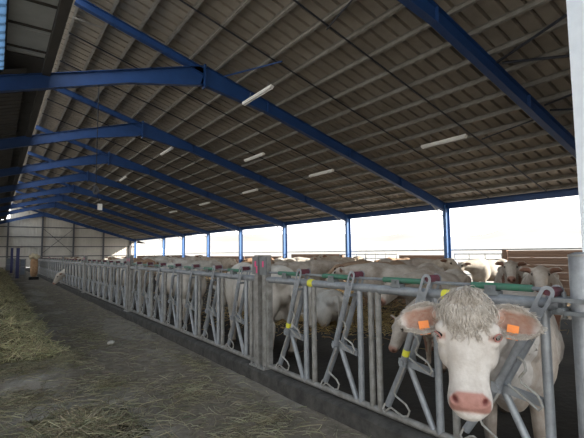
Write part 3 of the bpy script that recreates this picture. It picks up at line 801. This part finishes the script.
LEFT = math.atan2(0.574, -0.819)           # heading towards the left of the picture
RIGHT = LEFT + PI
placed = [(3.4, 1.9), (4.2, 2.2), (2.9, 1.7)]
def cow_px(px, d, heading, *a, **k):
    x, y = P_at(px, d)
    if heading == 'cam': heading = TOCAM(x, y)
    placed.append((x, y)); return add_cow(x, y, heading, *a, **k)
placed += [(3.6, 6.1), (3.95, 9.9)]
add_cow(3.62, 6.15, PI/2-0.05, 'low', 'white', 'big white cow standing broadside right behind the bars beyond the pink-marked posts', 1.05)
add_cow(3.75, 10.2, PI/2+0.06, 'level', 'white', 'white cow standing broadside behind the bars, next along from the pink-marked posts', 1.0)
cow_px(436, 7.4, LEFT+0.75, 'level', 'dirty', 'greyish cow standing just behind and left of the near cow', 0.95)
cow_px(322, 9.6, math.atan2(0.9, 0.35), 'lying', 'white', 'white cow lying on golden straw, rump towards the bars', 1.0)
cow_px(488, 15.0, PI-0.14, 'level', 'white', 'white cow in full sunlight beside the bright gate, behind the near cow', 0.98)
cow_px(538, 7.3, 'cam', 'up', 'dirty', 'shaded beige heifer facing the viewer beside the round end post', 0.95)
cow_px(509, 9.6, 'cam', 'up', 'dirty', 'beige cow behind the small heifer, head turned, before the boarded wall', 0.97)
cow_px(378, 12.5, LEFT+0.35, 'level', 'tan', 'tan cow with head raised left, behind the second near lock', 1.0)
cow_px(456, 6.0, LEFT+0.45, 'low', 'dirty', 'small dusty cow lowering its muzzle beside the near cow, left', 0.80)
cow_px(398, 9.6, LEFT-0.2, 'level', 'dirty', 'soiled pale cow whose back shows between the second lock and the near cow', 1.0)
cow_px(437, 12.4, 'cam', 'turned', 'cream', 'cream cow facing the viewer beyond the greyish cow', 1.0)
cow_px(330, 22.3, PI-0.14, 'level', 'white', 'white cow in a patch of sun, left of the largest right post', 1.0)
cow_px(345, 16.0, LEFT, 'up', 'cream', 'cream cow broadside behind the tan cow, well back in the pen', 1.0)
cow_px(300, 14.0, RIGHT, 'level', 'dirty', 'soiled cow broadside behind the lying white cow', 1.0)
cow_px(402, 15.5, RIGHT-0.3, 'level', 'dirty', 'soiled cow near the low boards right of the sunny post', 1.0)
add_cow(3.42, 20.365, PI+0.03, 'low', 'white', 'cream cow poking its head through the far fence into the alley', 0.90); placed.append((3.4, 21.5))
far = []
zones = [(3.55, 14.0, PI/2), (3.6, 17.3, -PI/2), (3.7, 24.6, PI/2), (3.7, 29.2, -PI/2)]
for x, y, h in zones: far.append((x, y, h)); placed.append((x, y))
tries = 0
while len(far) < 30 and tries < 4000:
    tries += 1
    x = rnd.uniform(5.2, 15.5); y = rnd.uniform(9.5, 42.0)
    if all((x-a)**2 + (y-b)**2 > 2.62**2 for a, b in placed):
        placed.append((x, y)); far.append((x, y, rnd.choice((LEFT+rnd.uniform(-.5,.5), RIGHT+rnd.uniform(-.5,.5), TOCAM(x, y)+rnd.uniform(-.4,.4), PI))))
ORD2 = ORD + ['sixteenth','seventeenth','eighteenth','nineteenth','twentieth','twenty-first','twenty-second','twenty-third','twenty-fourth','twenty-fifth','twenty-sixth','twenty-seventh','twenty-eighth','twenty-ninth','thirtieth','thirty-first']
ang = lambda q: math.atan2(q[0], q[1])
far.sort(key=ang)
names = {'white': 'white', 'cream': 'cream', 'tan': 'tan', 'dirty': 'soiled pale'}
for i, (x, y, h) in enumerate(far):
    coat = rnd.choice(('cream', 'cream', 'tan', 'white', 'dirty', 'tan', 'dirty'))
    if x < 4: coat = rnd.choice(('white', 'cream'))
    var = rnd.choice(('up', 'turned', 'turned_right', 'level', 'level', 'low'))
    add_cow(x, y, h, var, coat, 'small %s cow standing in the far herd, %s from the left' % (names[coat], ORD2[i]), rnd.uniform(0.93, 1.06))

# ---------------- the near cow, head out between the locks, looking at the viewer
HO = Vector((1.872, 1.215, 1.185))                       # poll
hn = Vector((-0.839, -0.545, 0)).normalized(); tilt = 0.17; HS = 0.935; LS = HS*1.0
HW = Vector((-hn.y, hn.x, 0)) * -1                      # lateral, towards picture right
HT = (Vector((0,0,-1))*math.cos(tilt) + hn*math.sin(tilt)).normalized()   # down the face
HD = (hn*math.cos(tilt) + Vector((0,0,1))*math.sin(tilt)).normalized()    # out of the face
HW = HT.cross(HD).normalized()
if HW.dot(CR) < 0: HW = -HW
HP = lambda w, d, t: HO + (HW*w + HD*d + HT*t)*HS
HR = Matrix((HW, HD, HT)).transposed()
def to_head(p): q = (p-HO)/HS; return q.dot(HW), q.dot(HD), q.dot(HT)
prof = [(-0.035,.050,-.075,.105),(-0.015,.085,-.045,.13),(0.02,.118,-.012,.16),(0.06,.136,.010,.19),(0.11,.145,.020,.21),(0.16,.146,.022,.22),(0.205,.143,.018,.235),(0.25,.134,.014,.24),(0.30,.120,.010,.235),
        (0.35,.106,.006,.215),(0.40,.097,.004,.19),(0.44,.096,.008,.165),(0.475,.102,.016,.15),(0.51,.107,.020,.138),(0.54,.104,.016,.125),(0.565,.092,.0,.11),(0.585,.070,-.02,.095),(0.60,.035,-.045,.075)]
vs = []; fs = []; NR = 32
for (t, hw, df, db) in prof:
    for j in range(NR):
        a = 2*PI*j/NR; ca, sa = math.cos(a), math.sin(a); e = 2/2.5 if sa > 0 else 2/2.1
        w = hw*math.copysign(abs(ca)**e, ca); h = (df+db)/2
        if sa < 0: w *= 1-0.30*abs(sa)**1.5
        d = (df-db)/2 + h*math.copysign(abs(sa)**e, sa)
        vs.append(HP(w, d, t))
for i in range(len(prof)-1):
    for j in range(NR): fs.append((i*NR+j, i*NR+(j+1) % NR, (i+1)*NR+(j+1) % NR, (i+1)*NR+j))
fs.append(tuple(range(NR-1,-1,-1))); q = (len(prof)-1)*NR; fs.append(tuple(q+j for j in range(NR)))
S = [(vs, fs)]
S.append(ellipsoid(HP(0,-0.055,0.005), tuple(HS*q for q in (0.085,0.07,0.055)), HR))
for s in (-1, 1):
    S.append(ellipsoid(HP(s*0.122,-0.022,0.172), tuple(HS*q for q in (0.036,0.030,0.040)), HR))        # brow
    S.append(ellipsoid(HP(s*0.124,-0.048,0.232), tuple(HS*q for q in (0.030,0.034,0.030)), HR))        # below the eye
    S.append(ellipsoid(HP(s*0.105,-0.12,0.27), tuple(HS*q for q in (0.045,0.09,0.10)), HR))            # cheek
    S.append(ellipsoid(HP(s*0.058,0.000,0.510), tuple(HS*q for q in (0.042,0.030,0.036)), HR))         # nostril swell
S.append(ellipsoid(HP(0,-0.055,0.575), tuple(HS*q for q in (0.070,0.055,0.040)), HR))                  # lower lip and chin
# ears: cupped leaves
EAR = {}
for s in (-1, 1):
    root = Vector((s*0.118, -0.085, 0.097)); nu, nv = 12, 10; L = 0.245
    ax = Vector((s*0.97, 0.10, 0.17)).normalized(); dn = Vector((0, 0.12, 1.0)); dn = (dn-ax*dn.dot(ax)).normalized(); fr = ax.cross(dn)
    if fr.y < 0: fr = -fr
    EAR[s] = (root, ax, dn, fr, L)
    grid = []
    for side in (0, 1):
        for i in range(nu+1):
            u = i/nu; hw = 0.088*(math.sin(PI*min(1, u*0.80+0.17)))**0.72*(1 if u < 0.75 else math.sqrt(max(0.0, 1-((u-0.75)/0.25)**2))*0.999+0.001)
            for j in range(nv+1):
                v = -1+2*j/nv
                cup = 0.052*(v*v-1)*math.sin(PI*min(1, u*0.75+0.2))
                p = root + ax*(u*L) + dn*(v*hw + 0.018*u) + fr*(cup + 0.015*u - side*0.026)
                grid.append(HP(p.x, p.y, p.z))
    k = (nu+1)*(nv+1); ff = []
    for i in range(nu):
        for j in range(nv):
            a = i*(nv+1)+j; ff += [(a, a+1, a+nv+2, a+nv+1), (k+a, k+a+nv+1, k+a+nv+2, k+a+1)]
    for i in range(nu):
        for j in (0, nv):
            a = i*(nv+1)+j; b = a+nv+1; ff.append((a, b, k+b, k+a))
    for j in range(nv):
        for i in (0, nu):
            a = i*(nv+1)+j; ff.append((a, a+1, k+a+1, k+a))
    S.append((grid, ff))
    S.append(capsule(HP(s*0.095,-0.095,0.08), 0.046, HP(s*0.15,-0.085,0.102), 0.034))
# neck and body
yawb = math.atan2(-0.40, -0.915)
B4 = Matrix.Translation((3.69, 1.935, -0.185)) @ Matrix.Rotation(yawb, 4, 'Z') @ Matrix.Scale(0.93, 4)
R3 = B4.to_3x3()
for vs, fs in cow_body_shapes(): S.append(([B4 @ Vector(p) for p in vs], fs))
bp = lambda x, y, z: B4 @ Vector((x, y, z))
S += chain([(HP(0,-0.12,0.10), 0.115), (Vector((2.28,1.41,0.94)), 0.14), (Vector((2.50,1.50,0.90)), 0.15), (bp(0.80,0,1.04), 0.24), (bp(0.55,0,1.06), 0.28)])
S += chain([(HP(0,-0.16,0.24), 0.09), (Vector((2.30,1.44,0.80)), 0.115), (Vector((2.52,1.55,0.78)), 0.125), (bp(0.80,0,0.80), 0.20), (bp(0.62,0,0.74), 0.24)])
S += chain([(Vector((2.46,1.54,0.72)), 0.07), (bp(0.86,0,0.66), 0.09), (bp(0.70,0,0.58), 0.12)])
near = blob('near_cow', S, 0.0095, 3)
# nostrils and mouth pressed into the muzzle
for v in near.vertices:
    w, d, t = to_head(v.co)
    if 0.44 < t < 0.62 and d > -0.12:
        s = 1 if w > 0 else -1
        a, b = (abs(w)-0.068), (t-0.508)
        a2, b2 = a*0.85+b*0.5, b*0.85-a*0.5
        g = math.exp(-((a2/0.013)**2 + (b2/0.021)**2))
        if d > -0.04: v.co -= HD*(0.030*g)
        ml = 0.562 + 0.35*w*w
        g = math.exp(-((t-ml)/0.006)**2); v.co -= HD*(0.008*g)
def near_paint(p, n):
    w, d, t = to_head(p); c = (1.0, 1.0, 1.0); x, y, z = B4.inverted() @ p
    nd = n.dot(HD)
    if -0.1 < t < 0.65 and d > -0.30 and abs(w) < 0.4:
        if abs(w) < 0.12:
            pad = sstep(0.462+0.9*max(0, abs(w)-0.06), 0.480+0.9*max(0, abs(w)-0.06), t)*sstep(-0.06, -0.03, d)*sstep(0.575, 0.56, t)*sstep(0.102, 0.090, abs(w))
            c = mixc(c, (0.72, 0.40, 0.36), pad)
            a, b = (abs(w)-0.068), (t-0.508); a2, b2 = a*0.85+b*0.5, b*0.85-a*0.5
            g = math.exp(-((a2/0.012)**2 + (b2/0.019)**2))
            if d > -0.05: c = mixc(c, (0.22, 0.06, 0.06), min(1, 1.3*g))
            c = mixc(c, (0.66, 0.42, 0.37), 0.7*math.exp(-((t-(0.562+0.35*w*w))/0.006)**2)*sstep(-0.10, -0.05, d))
        if 0.10 < abs(w) < 0.17:
            e = math.hypot((t-0.203)/1.0, (d+0.030)/1.0)
            c = mixc(c, (0.80, 0.52, 0.46), 0.8*sstep(0.038, 0.020, e))
        if abs(w) > 0.13:
            s = 1 if w > 0 else -1; root, ax, dn, fr, L = EAR[s]
            q = Vector((w, d, t))-root; u = q.dot(ax)/L; v = q.dot(dn)-0.018*u; f = n.dot(HW)*fr.x+n.dot(HD)*fr.y+n.dot(HT)*fr.z
            if 0.05 < u < 1.02:
                g = sstep(0.95, 0.70, u)*sstep(0.06, 0.22, u)*sstep(0.062, 0.038, abs(v))*sstep(-0.1, 0.3, f)
                streak = 0.85+0.22*fbm(v*30, u*2.5, 3.0)
                c = mixc(c, (0.60, 0.32, 0.225), 0.95*g*streak)
    if x < 0.95 and t > -0.5 and (p-HO).length > 0.55: c = mixc(c, (0.66,0.59,0.52), 0.85*sstep(0.5, 0.75, (p-HO).length)*(0.75+0.5*fbm(p.x*1.0, p.z, 4.0, p.y)))  # body shade behind the neck painted into the coat, along with dirt
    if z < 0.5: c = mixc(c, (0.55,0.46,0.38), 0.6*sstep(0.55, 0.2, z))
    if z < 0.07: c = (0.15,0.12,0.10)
    return c
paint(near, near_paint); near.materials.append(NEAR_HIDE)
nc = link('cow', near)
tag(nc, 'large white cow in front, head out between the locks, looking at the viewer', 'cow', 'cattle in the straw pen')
from mathutils.bvhtree import BVHTree
bvh = BVHTree.FromPolygons([v.co for v in near.vertices], [tuple(p.vertices) for p in near.polygons])
for s in (-1, 1):
    c = HP(s*0.126, -0.030, 0.205); out = (HW*s*0.80 + HD*0.62 + HT*0.02).normalized()
    loc, nrm, _, _ = bvh.ray_cast(c + out*0.2, -out)
    c = loc - nrm*0.0085
    vs, fs = ellipsoid(c, (0.0205,0.0205,0.0195), None, 20, 14); eb = MB().add(vs, fs)
    e = eb.build('eye', EYE, nc, 180)
    dn = (HT - nrm*HT.dot(nrm)).normalized(); sd = nrm.cross(dn)
    mb = MB(); pts = []
    for i in range(24):
        a = 2*PI*i/24; pts.append(c + nrm*0.0125 + sd*(math.cos(a)*0.0235) + dn*(math.sin(a)*0.0180))
    mb.tube(pts, 0.0042, 8, closed=True); mb.build('eyelid', LID, e, 180)
    mb = MB()
    for i in range(13):                                   # pale lashes on the upper lid
        a = PI + PI*(i+0.5)/13; p = c + nrm*0.015 + sd*(math.cos(a)*0.0235) + dn*(math.sin(a)*0.0165)
        mb.tube([p, p + nrm*0.012 - dn*0.004 + sd*math.cos(a)*0.006, p + nrm*0.022 + dn*0.006 + sd*math.cos(a)*0.010], [0.0012,0.001,0.0005], 4)
    mb.build('eyelashes', HAIR, e, 180)
    root, ax, dn_, fr, L = EAR[s]
    q = root + ax*(0.44*L) + dn_*0.060; p0 = HP(q.x, q.y, q.z); frw = HW*fr.x+HD*fr.y+HT*fr.z; axw = HW*ax.x+HD*ax.y+HT*ax.z; dw = HW*dn_.x+HD*dn_.y+HT*dn_.z
    loc, nrm, _, _ = bvh.ray_cast(p0 + frw*0.15, -frw)
    p0 = (loc or p0) + frw*0.010
    mb = MB(); mb.bar(p0 - dw*0.034, p0 + dw*0.034, 0.050, 0.004, frw)
    mb.tube([p0 - dw*0.018 - frw*0.014, p0 - dw*0.018 + frw*0.007], 0.011, 12)
    tg = mb.build('ear_tag', TAG_O, nc, 30); tg['label'] = 'orange ear tag'
    mb = MB()
    for k in range(4):
        b = p0 + dw*(0.004+k*0.006) + frw*0.0024; mb.bar(b - axw*(0.020-0.004*(k % 2)), b + axw*(0.020-0.003*(k % 3)), 0.0022, 0.0006, frw)
    mb.build('tag_print', TAG_D, tg, None)
# wavy hair on the forehead and poll, long hair fringing the ears
mb = MB(); hr = random.Random(3)
def strand(p, nrm, d0, ln, r, wav, seg=6):
    pts = []; ph = hr.uniform(0, 6.3); side = nrm.cross(d0).normalized(); cur = hr.uniform(-0.6, 0.6)
    for i in range(seg+1):
        f = i/seg
        pts.append(p + d0*(ln*f) + side*(wav*math.sin(ph+f*5.5)*f + cur*ln*f*f*0.5) + nrm*(0.004 + 0.018*math.sin(PI*min(f*1.05, 1)) * ln/0.08 - 0.006*f))
    mb.tube(pts, [r*(1-0.75*(i/seg)**1.5) for i in range(seg+1)], 4)
for i in range(1300):
    w = hr.gauss(0, 0.066); t = hr.uniform(-0.05, 0.13) + 0.10*hr.random()**2.5
    if abs(w) > 0.135 - max(0, t-0.10)*0.55: continue
    o0 = HP(w, 0.25, t); loc, nrm, _, _ = bvh.ray_cast(o0, -HD)
    if loc is None: continue
    d0 = (HT*1.0 + HW*(w*3.2 + hr.uniform(-0.45,0.45))); d0 = (d0 - nrm*d0.dot(nrm)).normalized()
    strand(loc - nrm*0.002, nrm, d0, hr.uniform(0.03, 0.07)*(1.0 if t < 0.12 else 0.6), hr.uniform(0.0018, 0.0038), hr.uniform(0.007, 0.018))
mb.build('forelock', HAIR, nc, 180)
mb = MB()
for s in (-1, 1):
    root, ax, dn_, fr, L = EAR[s]
    for i in range(420):
        u = hr.uniform(0.05, 1.0); v = hr.choice((-1, 1))*hr.uniform(0.72, 0.98)
        hw = 0.088*(math.sin(PI*min(1, u*0.80+0.17)))**0.72*(1 if u < 0.75 else math.sqrt(max(0.0, 1-((u-0.75)/0.25)**2)))
        if u > 0.9: v = hr.uniform(-1, 1)
        q = root + ax*(u*L) + dn_*(v*hw+0.018*u) + fr*0.06
        frw = HW*fr.x+HD*fr.y+HT*fr.z; axw = HW*ax.x+HD*ax.y+HT*ax.z; dw = HW*dn_.x+HD*dn_.y+HT*dn_.z
        loc, nrm, _, _ = bvh.ray_cast(HP(q.x, q.y, q.z), -frw)
        if loc is None: continue
        d0 = (axw*hr.uniform(0.1,0.8) - dw*(v*hr.uniform(-0.2,0.7)) + frw*0.25).normalized()
        strand(loc, nrm, d0, hr.uniform(0.010, 0.026), 0.0013, 0.002, 4)
mb.build('ear_hair', HAIR, nc, 180)
#CATTLE_END
#HAY_BEGIN
# ------------------------------------------------------------------ hay, straw and small things
def blades(name, pts, M, label, cat, ln=(0.05, 0.16), r=0.0016, lift=0.25, parent=None):
    rr = np.random.RandomState(len(pts)); n = len(pts); p = np.array(pts, dtype=np.float64)
    a = rr.uniform(0, 2*PI, n); el = rr.normal(0.0, lift, n); L = rr.uniform(ln[0], ln[1], n); rad = r*rr.uniform(0.6, 1.5, n)
    d = np.stack([np.cos(a)*np.cos(el), np.sin(a)*np.cos(el), np.sin(el)], 1)
    bend = np.stack([rr.normal(0, .3, n), rr.normal(0, .3, n), np.abs(rr.normal(0, .22, n))], 1)
    s = np.stack([-np.sin(a), np.cos(a), np.zeros(n)], 1); u = np.cross(d, s)
    V = np.zeros((n, 3, 3, 3))
    for k, f in enumerate((-0.5, 0.0, 0.5)):
        c = p + d*(L*f)[:, None] + bend*((L*(0.25-f*f))*0.9)[:, None]
        for j in range(3):
            t = 2*PI*j/3; V[:, k, j] = c + s*(math.cos(t)*rad)[:, None] + u*(math.sin(t)*rad)[:, None]
    F = []
    for k in range(2):
        for j in range(3): F.append((k*3+j, k*3+(j+1) % 3, (k+1)*3+(j+1) % 3, (k+1)*3+j))
    F = np.array(F); idx = (np.arange(n)[:, None, None]*9 + F[None]).reshape(-1, 4)
    me = bpy.data.meshes.new(name); me.vertices.add(n*9); me.vertices.foreach_set('co', V.reshape(-1))
    me.loops.add(idx.size); me.loops.foreach_set('vertex_index', idx.reshape(-1))
    me.polygons.add(len(idx)); me.polygons.foreach_set('loop_start', np.arange(0, idx.size, 4))
    me.update(calc_edges=True); me.validate(); me.materials.append(M)
    ca = me.color_attributes.new('shade', 'FLOAT_COLOR', 'POINT'); cv = np.ones((n*9, 4), dtype=np.float32)
    cv[:, :3] = np.repeat(rr.uniform(0.35, 1.15, n)[:, None]*np.array([1, 1, 1])+rr.uniform(-.06, .06, (n, 3)), 9, axis=0); ca.data.foreach_set('color', cv.ravel())
    o = link(name, me, parent)
    if label: tag(o, label, cat)
    o['kind'] = 'stuff'; return o
def hay_h(x, y):
    edge = 0.78 + 0.22*fbm(0, y, 0.8) + 0.10*fbm(3, y, 3.0)
    e = sstep(6.35+0.5*fbm(x, 0, 1.4), 7.5, y)
    c = -0.55; k = (x-c)/(edge-c) if x > c else (c-x)/1.5
    h = 0.52*max(0.0, 1-min(1, abs(k))**1.5)*e
    return max(0.0, h*(1+0.45*fbm(x, y, 1.5)) + (0.13*fbm(x, y, 3.0, 2.0)+0.05*fbm(x, y, 8.0, 1.0))*sstep(0.02, 0.12, h)) - 0.015
hb = grid_mesh(-2.3, 1.15, 60, 5.8, 48, 420, hay_h, 'hay_windrow', HAY_BED, ypow=1.5)
tag(hb, 'long heap of greenish hay along the left side of the alley', 'hay', kind='stuff')
hr2 = random.Random(11); pts = []
while len(pts) < 34000:
    y = 5.9 + 40*hr2.random()**2.1; x = hr2.uniform(-1.3, 1.1)
    h = hay_h(x, y)
    if h > 0.005 and (h > 0.05 or hr2.random() < 0.6): pts.append((x, y, h+hr2.uniform(-0.005, 0.03)))
blades('hay_stalks', pts, HAY, None, None, (0.10, 0.36), 0.0034, 0.5, hb)
TUFT_BED = mat('trampled_hay', (0.12, 0.108, 0.06), 0.95, 0, 9, col2=(0.045, 0.04, 0.024), bump=0.8, bump_scale=30)
def clump_h(x, y):
    r_ = math.hypot((x-0.62)/0.55, (y-3.75)/0.62) + 0.25*fbm(x, y, 3.0)
    return 0.085*max(0.0, 1-r_)**1.3 + 0.02*fbm(x, y, 6.0)*(1 if r_ < 0.9 else 0) - 0.012
hc_ = grid_mesh(-0.1, 1.35, 40, 2.95, 4.55, 40, clump_h, 'hay_tuft', TUFT_BED)
tag(hc_, 'low tuft of trampled hay on the floor nearest the viewer', 'hay', kind='stuff')
# trodden wisps on the concrete
pts = []
def clump(cx, cy, rx, ry, n, h=0.05):
    for _ in range(n):
        a, r_ = hr2.uniform(0, 2*PI), abs(hr2.gauss(0, 0.5))
        x, y = cx+rx*r_*math.cos(a), cy+ry*r_*math.sin(a)
        if x < XF-0.16: pts.append((x, y, 0.008+hr2.random()*h*max(0, 1-r_)))
clump(0.25, 4.9, 0.5, 0.5, 700, 0.03); clump(1.0, 4.9, 0.45, 0.6, 420, 0.03)
clump(0.85, 6.6, 0.35, 0.9, 900, 0.05); clump(0.3, 6.2, 0.7, 0.5, 900, 0.05); clump(1.35, 8.0, 0.4, 1.5, 500, 0.03); clump(1.7, 4.2, 0.5, 0.8, 380, 0.02)
clump(1.9, 3.1, 0.35, 0.7, 260, 0.02); clump(1.5, 2.9, 0.3, 0.5, 260, 0.02); clump(2.1, 5.2, 0.25, 1.4, 260, 0.02)
for _ in range(4600):
    y = 1.8+20*hr2.random()**1.8; x = hr2.uniform(-0.5, XF-0.16)
    pts.append((x, y, 0.010+0.012*fbm(x, y, 1.3)))
blades('scattered_hay', pts, STRAW_L, 'thin wisps of hay scattered over the grey alley floor', 'hay', (0.04, 0.19), 0.0022, 0.12)
pts = []
for (cx, cy, rx, ry, n) in ((6.3, 9.0, 0.9, 1.1, 3000), (6.9, 7.4, 0.8, 1.0, 2400), (9.5, 11.0, 2.2, 2.2, 3500), (12.5, 9, 2.0, 4, 3000), (12, 20, 2.5, 6, 3500)):
    for _ in range(n):
        x, y = hr2.gauss(cx, rx), hr2.gauss(cy, ry)
        if XF+0.8 < x < XE-0.3: pts.append((x, y, -0.18+hr2.random()*0.12))
blades('straw_bedding', pts, STRAW_G, 'golden straw bedding spread over the pen floor', 'straw', (0.10, 0.30), 0.004, 0.35)
tp = []
while len(tp) < 2100:
    a, r_ = hr2.uniform(0, 2*PI), abs(hr2.gauss(0, 0.68))
    x, y = 0.62+0.55*r_*math.cos(a), 3.75+0.62*r_*math.sin(a)
    tp.append((x, y, max(0.012, clump_h(x, y)+hr2.uniform(0.0, 0.035))))
blades('hay_stalks', tp, STRAW_L, None, None, (0.08, 0.26), 0.0030, 0.3, hc_)
# pale crumb of feed on the alley floor
vs, fs = ellipsoid((0,0,0), (0.055,0.04,0.032), None, 14, 8)
mb = MB(); mb.add([Vector(v)*(1+0.25*noise.noise(Vector(v)*40)) for v in vs], fs)
o = mb.build('feed_lump', STONE, None, 180); o.location = (1.52, 7.1, 0.035); tag(o, 'small pale lump lying alone on the alley floor', 'feed lump')
# far end of the alley: bag on a block, panels, navy posts
root = empty('tan_sack', (1.86, 28.6, 0))
MB().box((-0.24,-0.24,0.0), (0.24,0.24,0.16)).build('block', RUBBER, root, None)['label'] = 'black block'
vs, fs = ellipsoid((0,0,0.72), (0.24,0.22,0.62), None, 18, 12)
mb = MB(); mb.add([Vector((max(-.19,min(.19,v[0])), max(-.18,min(.18,v[1])), max(0.16, v[2]))) for v in vs], fs); mb.build('body', STRAW_BALE, root, 60)
mb = MB(); vs, fs = ellipsoid((0,0,1.30), (0.27,0.25,0.17), None, 18, 12); mb.add([Vector(v)*(1+0.12*noise.noise(Vector(v)*7)) for v in vs], fs); mb.build('straw_top', STRAW_PALE, root, 180)
tag(root, 'tall tan sack heaped with pale straw on a black block at the fence end', 'sack')
for i, (y, x0, x1) in enumerate(((31.9, 0.98, 1.62), (42.0, 0.72, 1.42))):
    root = empty('grey_panel', (0, y, 0))
    MB().box((x0, -0.02, 0.22), (x1, 0.02, 1.12)).build('sheet', GREY_BLUE, root, None)
    for z in (0.2, 0.68, 1.15): MB().tube([(x0, -0.045, z), (x1, -0.045, z)], 0.03, 8).build('rail', GALV, root)
    for x in (x0+0.03, (x0+x1)/2, x1-0.03): MB().box((x-0.03, -0.085, 0), (x+0.03, -0.02, 1.18)).build('stile', GALV_WORN, root, None)
    tag(root, 'grey steel panel across the far end of the alley, %s of two' % ('nearer', 'farther')[i], 'panel', 'grey panels at the alley end')
for i, (x, y, h) in enumerate(((1.14, 31.0, 1.85), (1.10, 41.0, 2.0))):
    o = MB().box((x-0.09, y-0.09, 0), (x+0.09, y+0.09, h)).build('navy_post', NAVY, None, None)
    tag(o, 'tall navy post rising above the grey panels, %s' % ('nearer one', 'farther one')[i], 'post')
#HAY_END
# ------------------------------------------------------------------ light
w = bpy.data.worlds.new('sky'); SC.world = w; w.use_nodes = True
nt = w.node_tree; bg = nt.nodes['Background']
tc = nt.nodes.new('ShaderNodeTexCoord'); sp = nt.nodes.new('ShaderNodeSeparateXYZ'); nt.links.new(tc.outputs['Generated'], sp.inputs[0])
rp = nt.nodes.new('ShaderNodeValToRGB'); e = rp.color_ramp.elements
e[0].position = 0.0; e[0].color = (1.0, 0.97, 0.92, 1); e[1].position = 0.6; e[1].color = (0.74, 0.87, 1.0, 1)
nt.links.new(sp.outputs['Z'], rp.inputs['Fac']); nt.links.new(rp.outputs['Color'], bg.inputs['Color'])
bg.inputs['Strength'].default_value = 3.2
sd = bpy.data.lights.new('sun', 'SUN'); sd.energy = 13.0; sd.angle = math.radians(0.6); sd.color = (1.0, 0.93, 0.82)
so = bpy.data.objects.new('sun', sd); COL.objects.link(so)
so.rotation_euler = Vector((0.72, -0.58, 0.42)).to_track_quat('Z', 'Y').to_euler()
SC.view_settings.view_transform = 'Standard'; SC.view_settings.look = 'None'
SC.view_settings.exposure = 0.12; SC.view_settings.gamma = 1.0
SC.cycles.use_denoising = True
SC.cycles.max_bounces = 10; SC.cycles.diffuse_bounces = 6
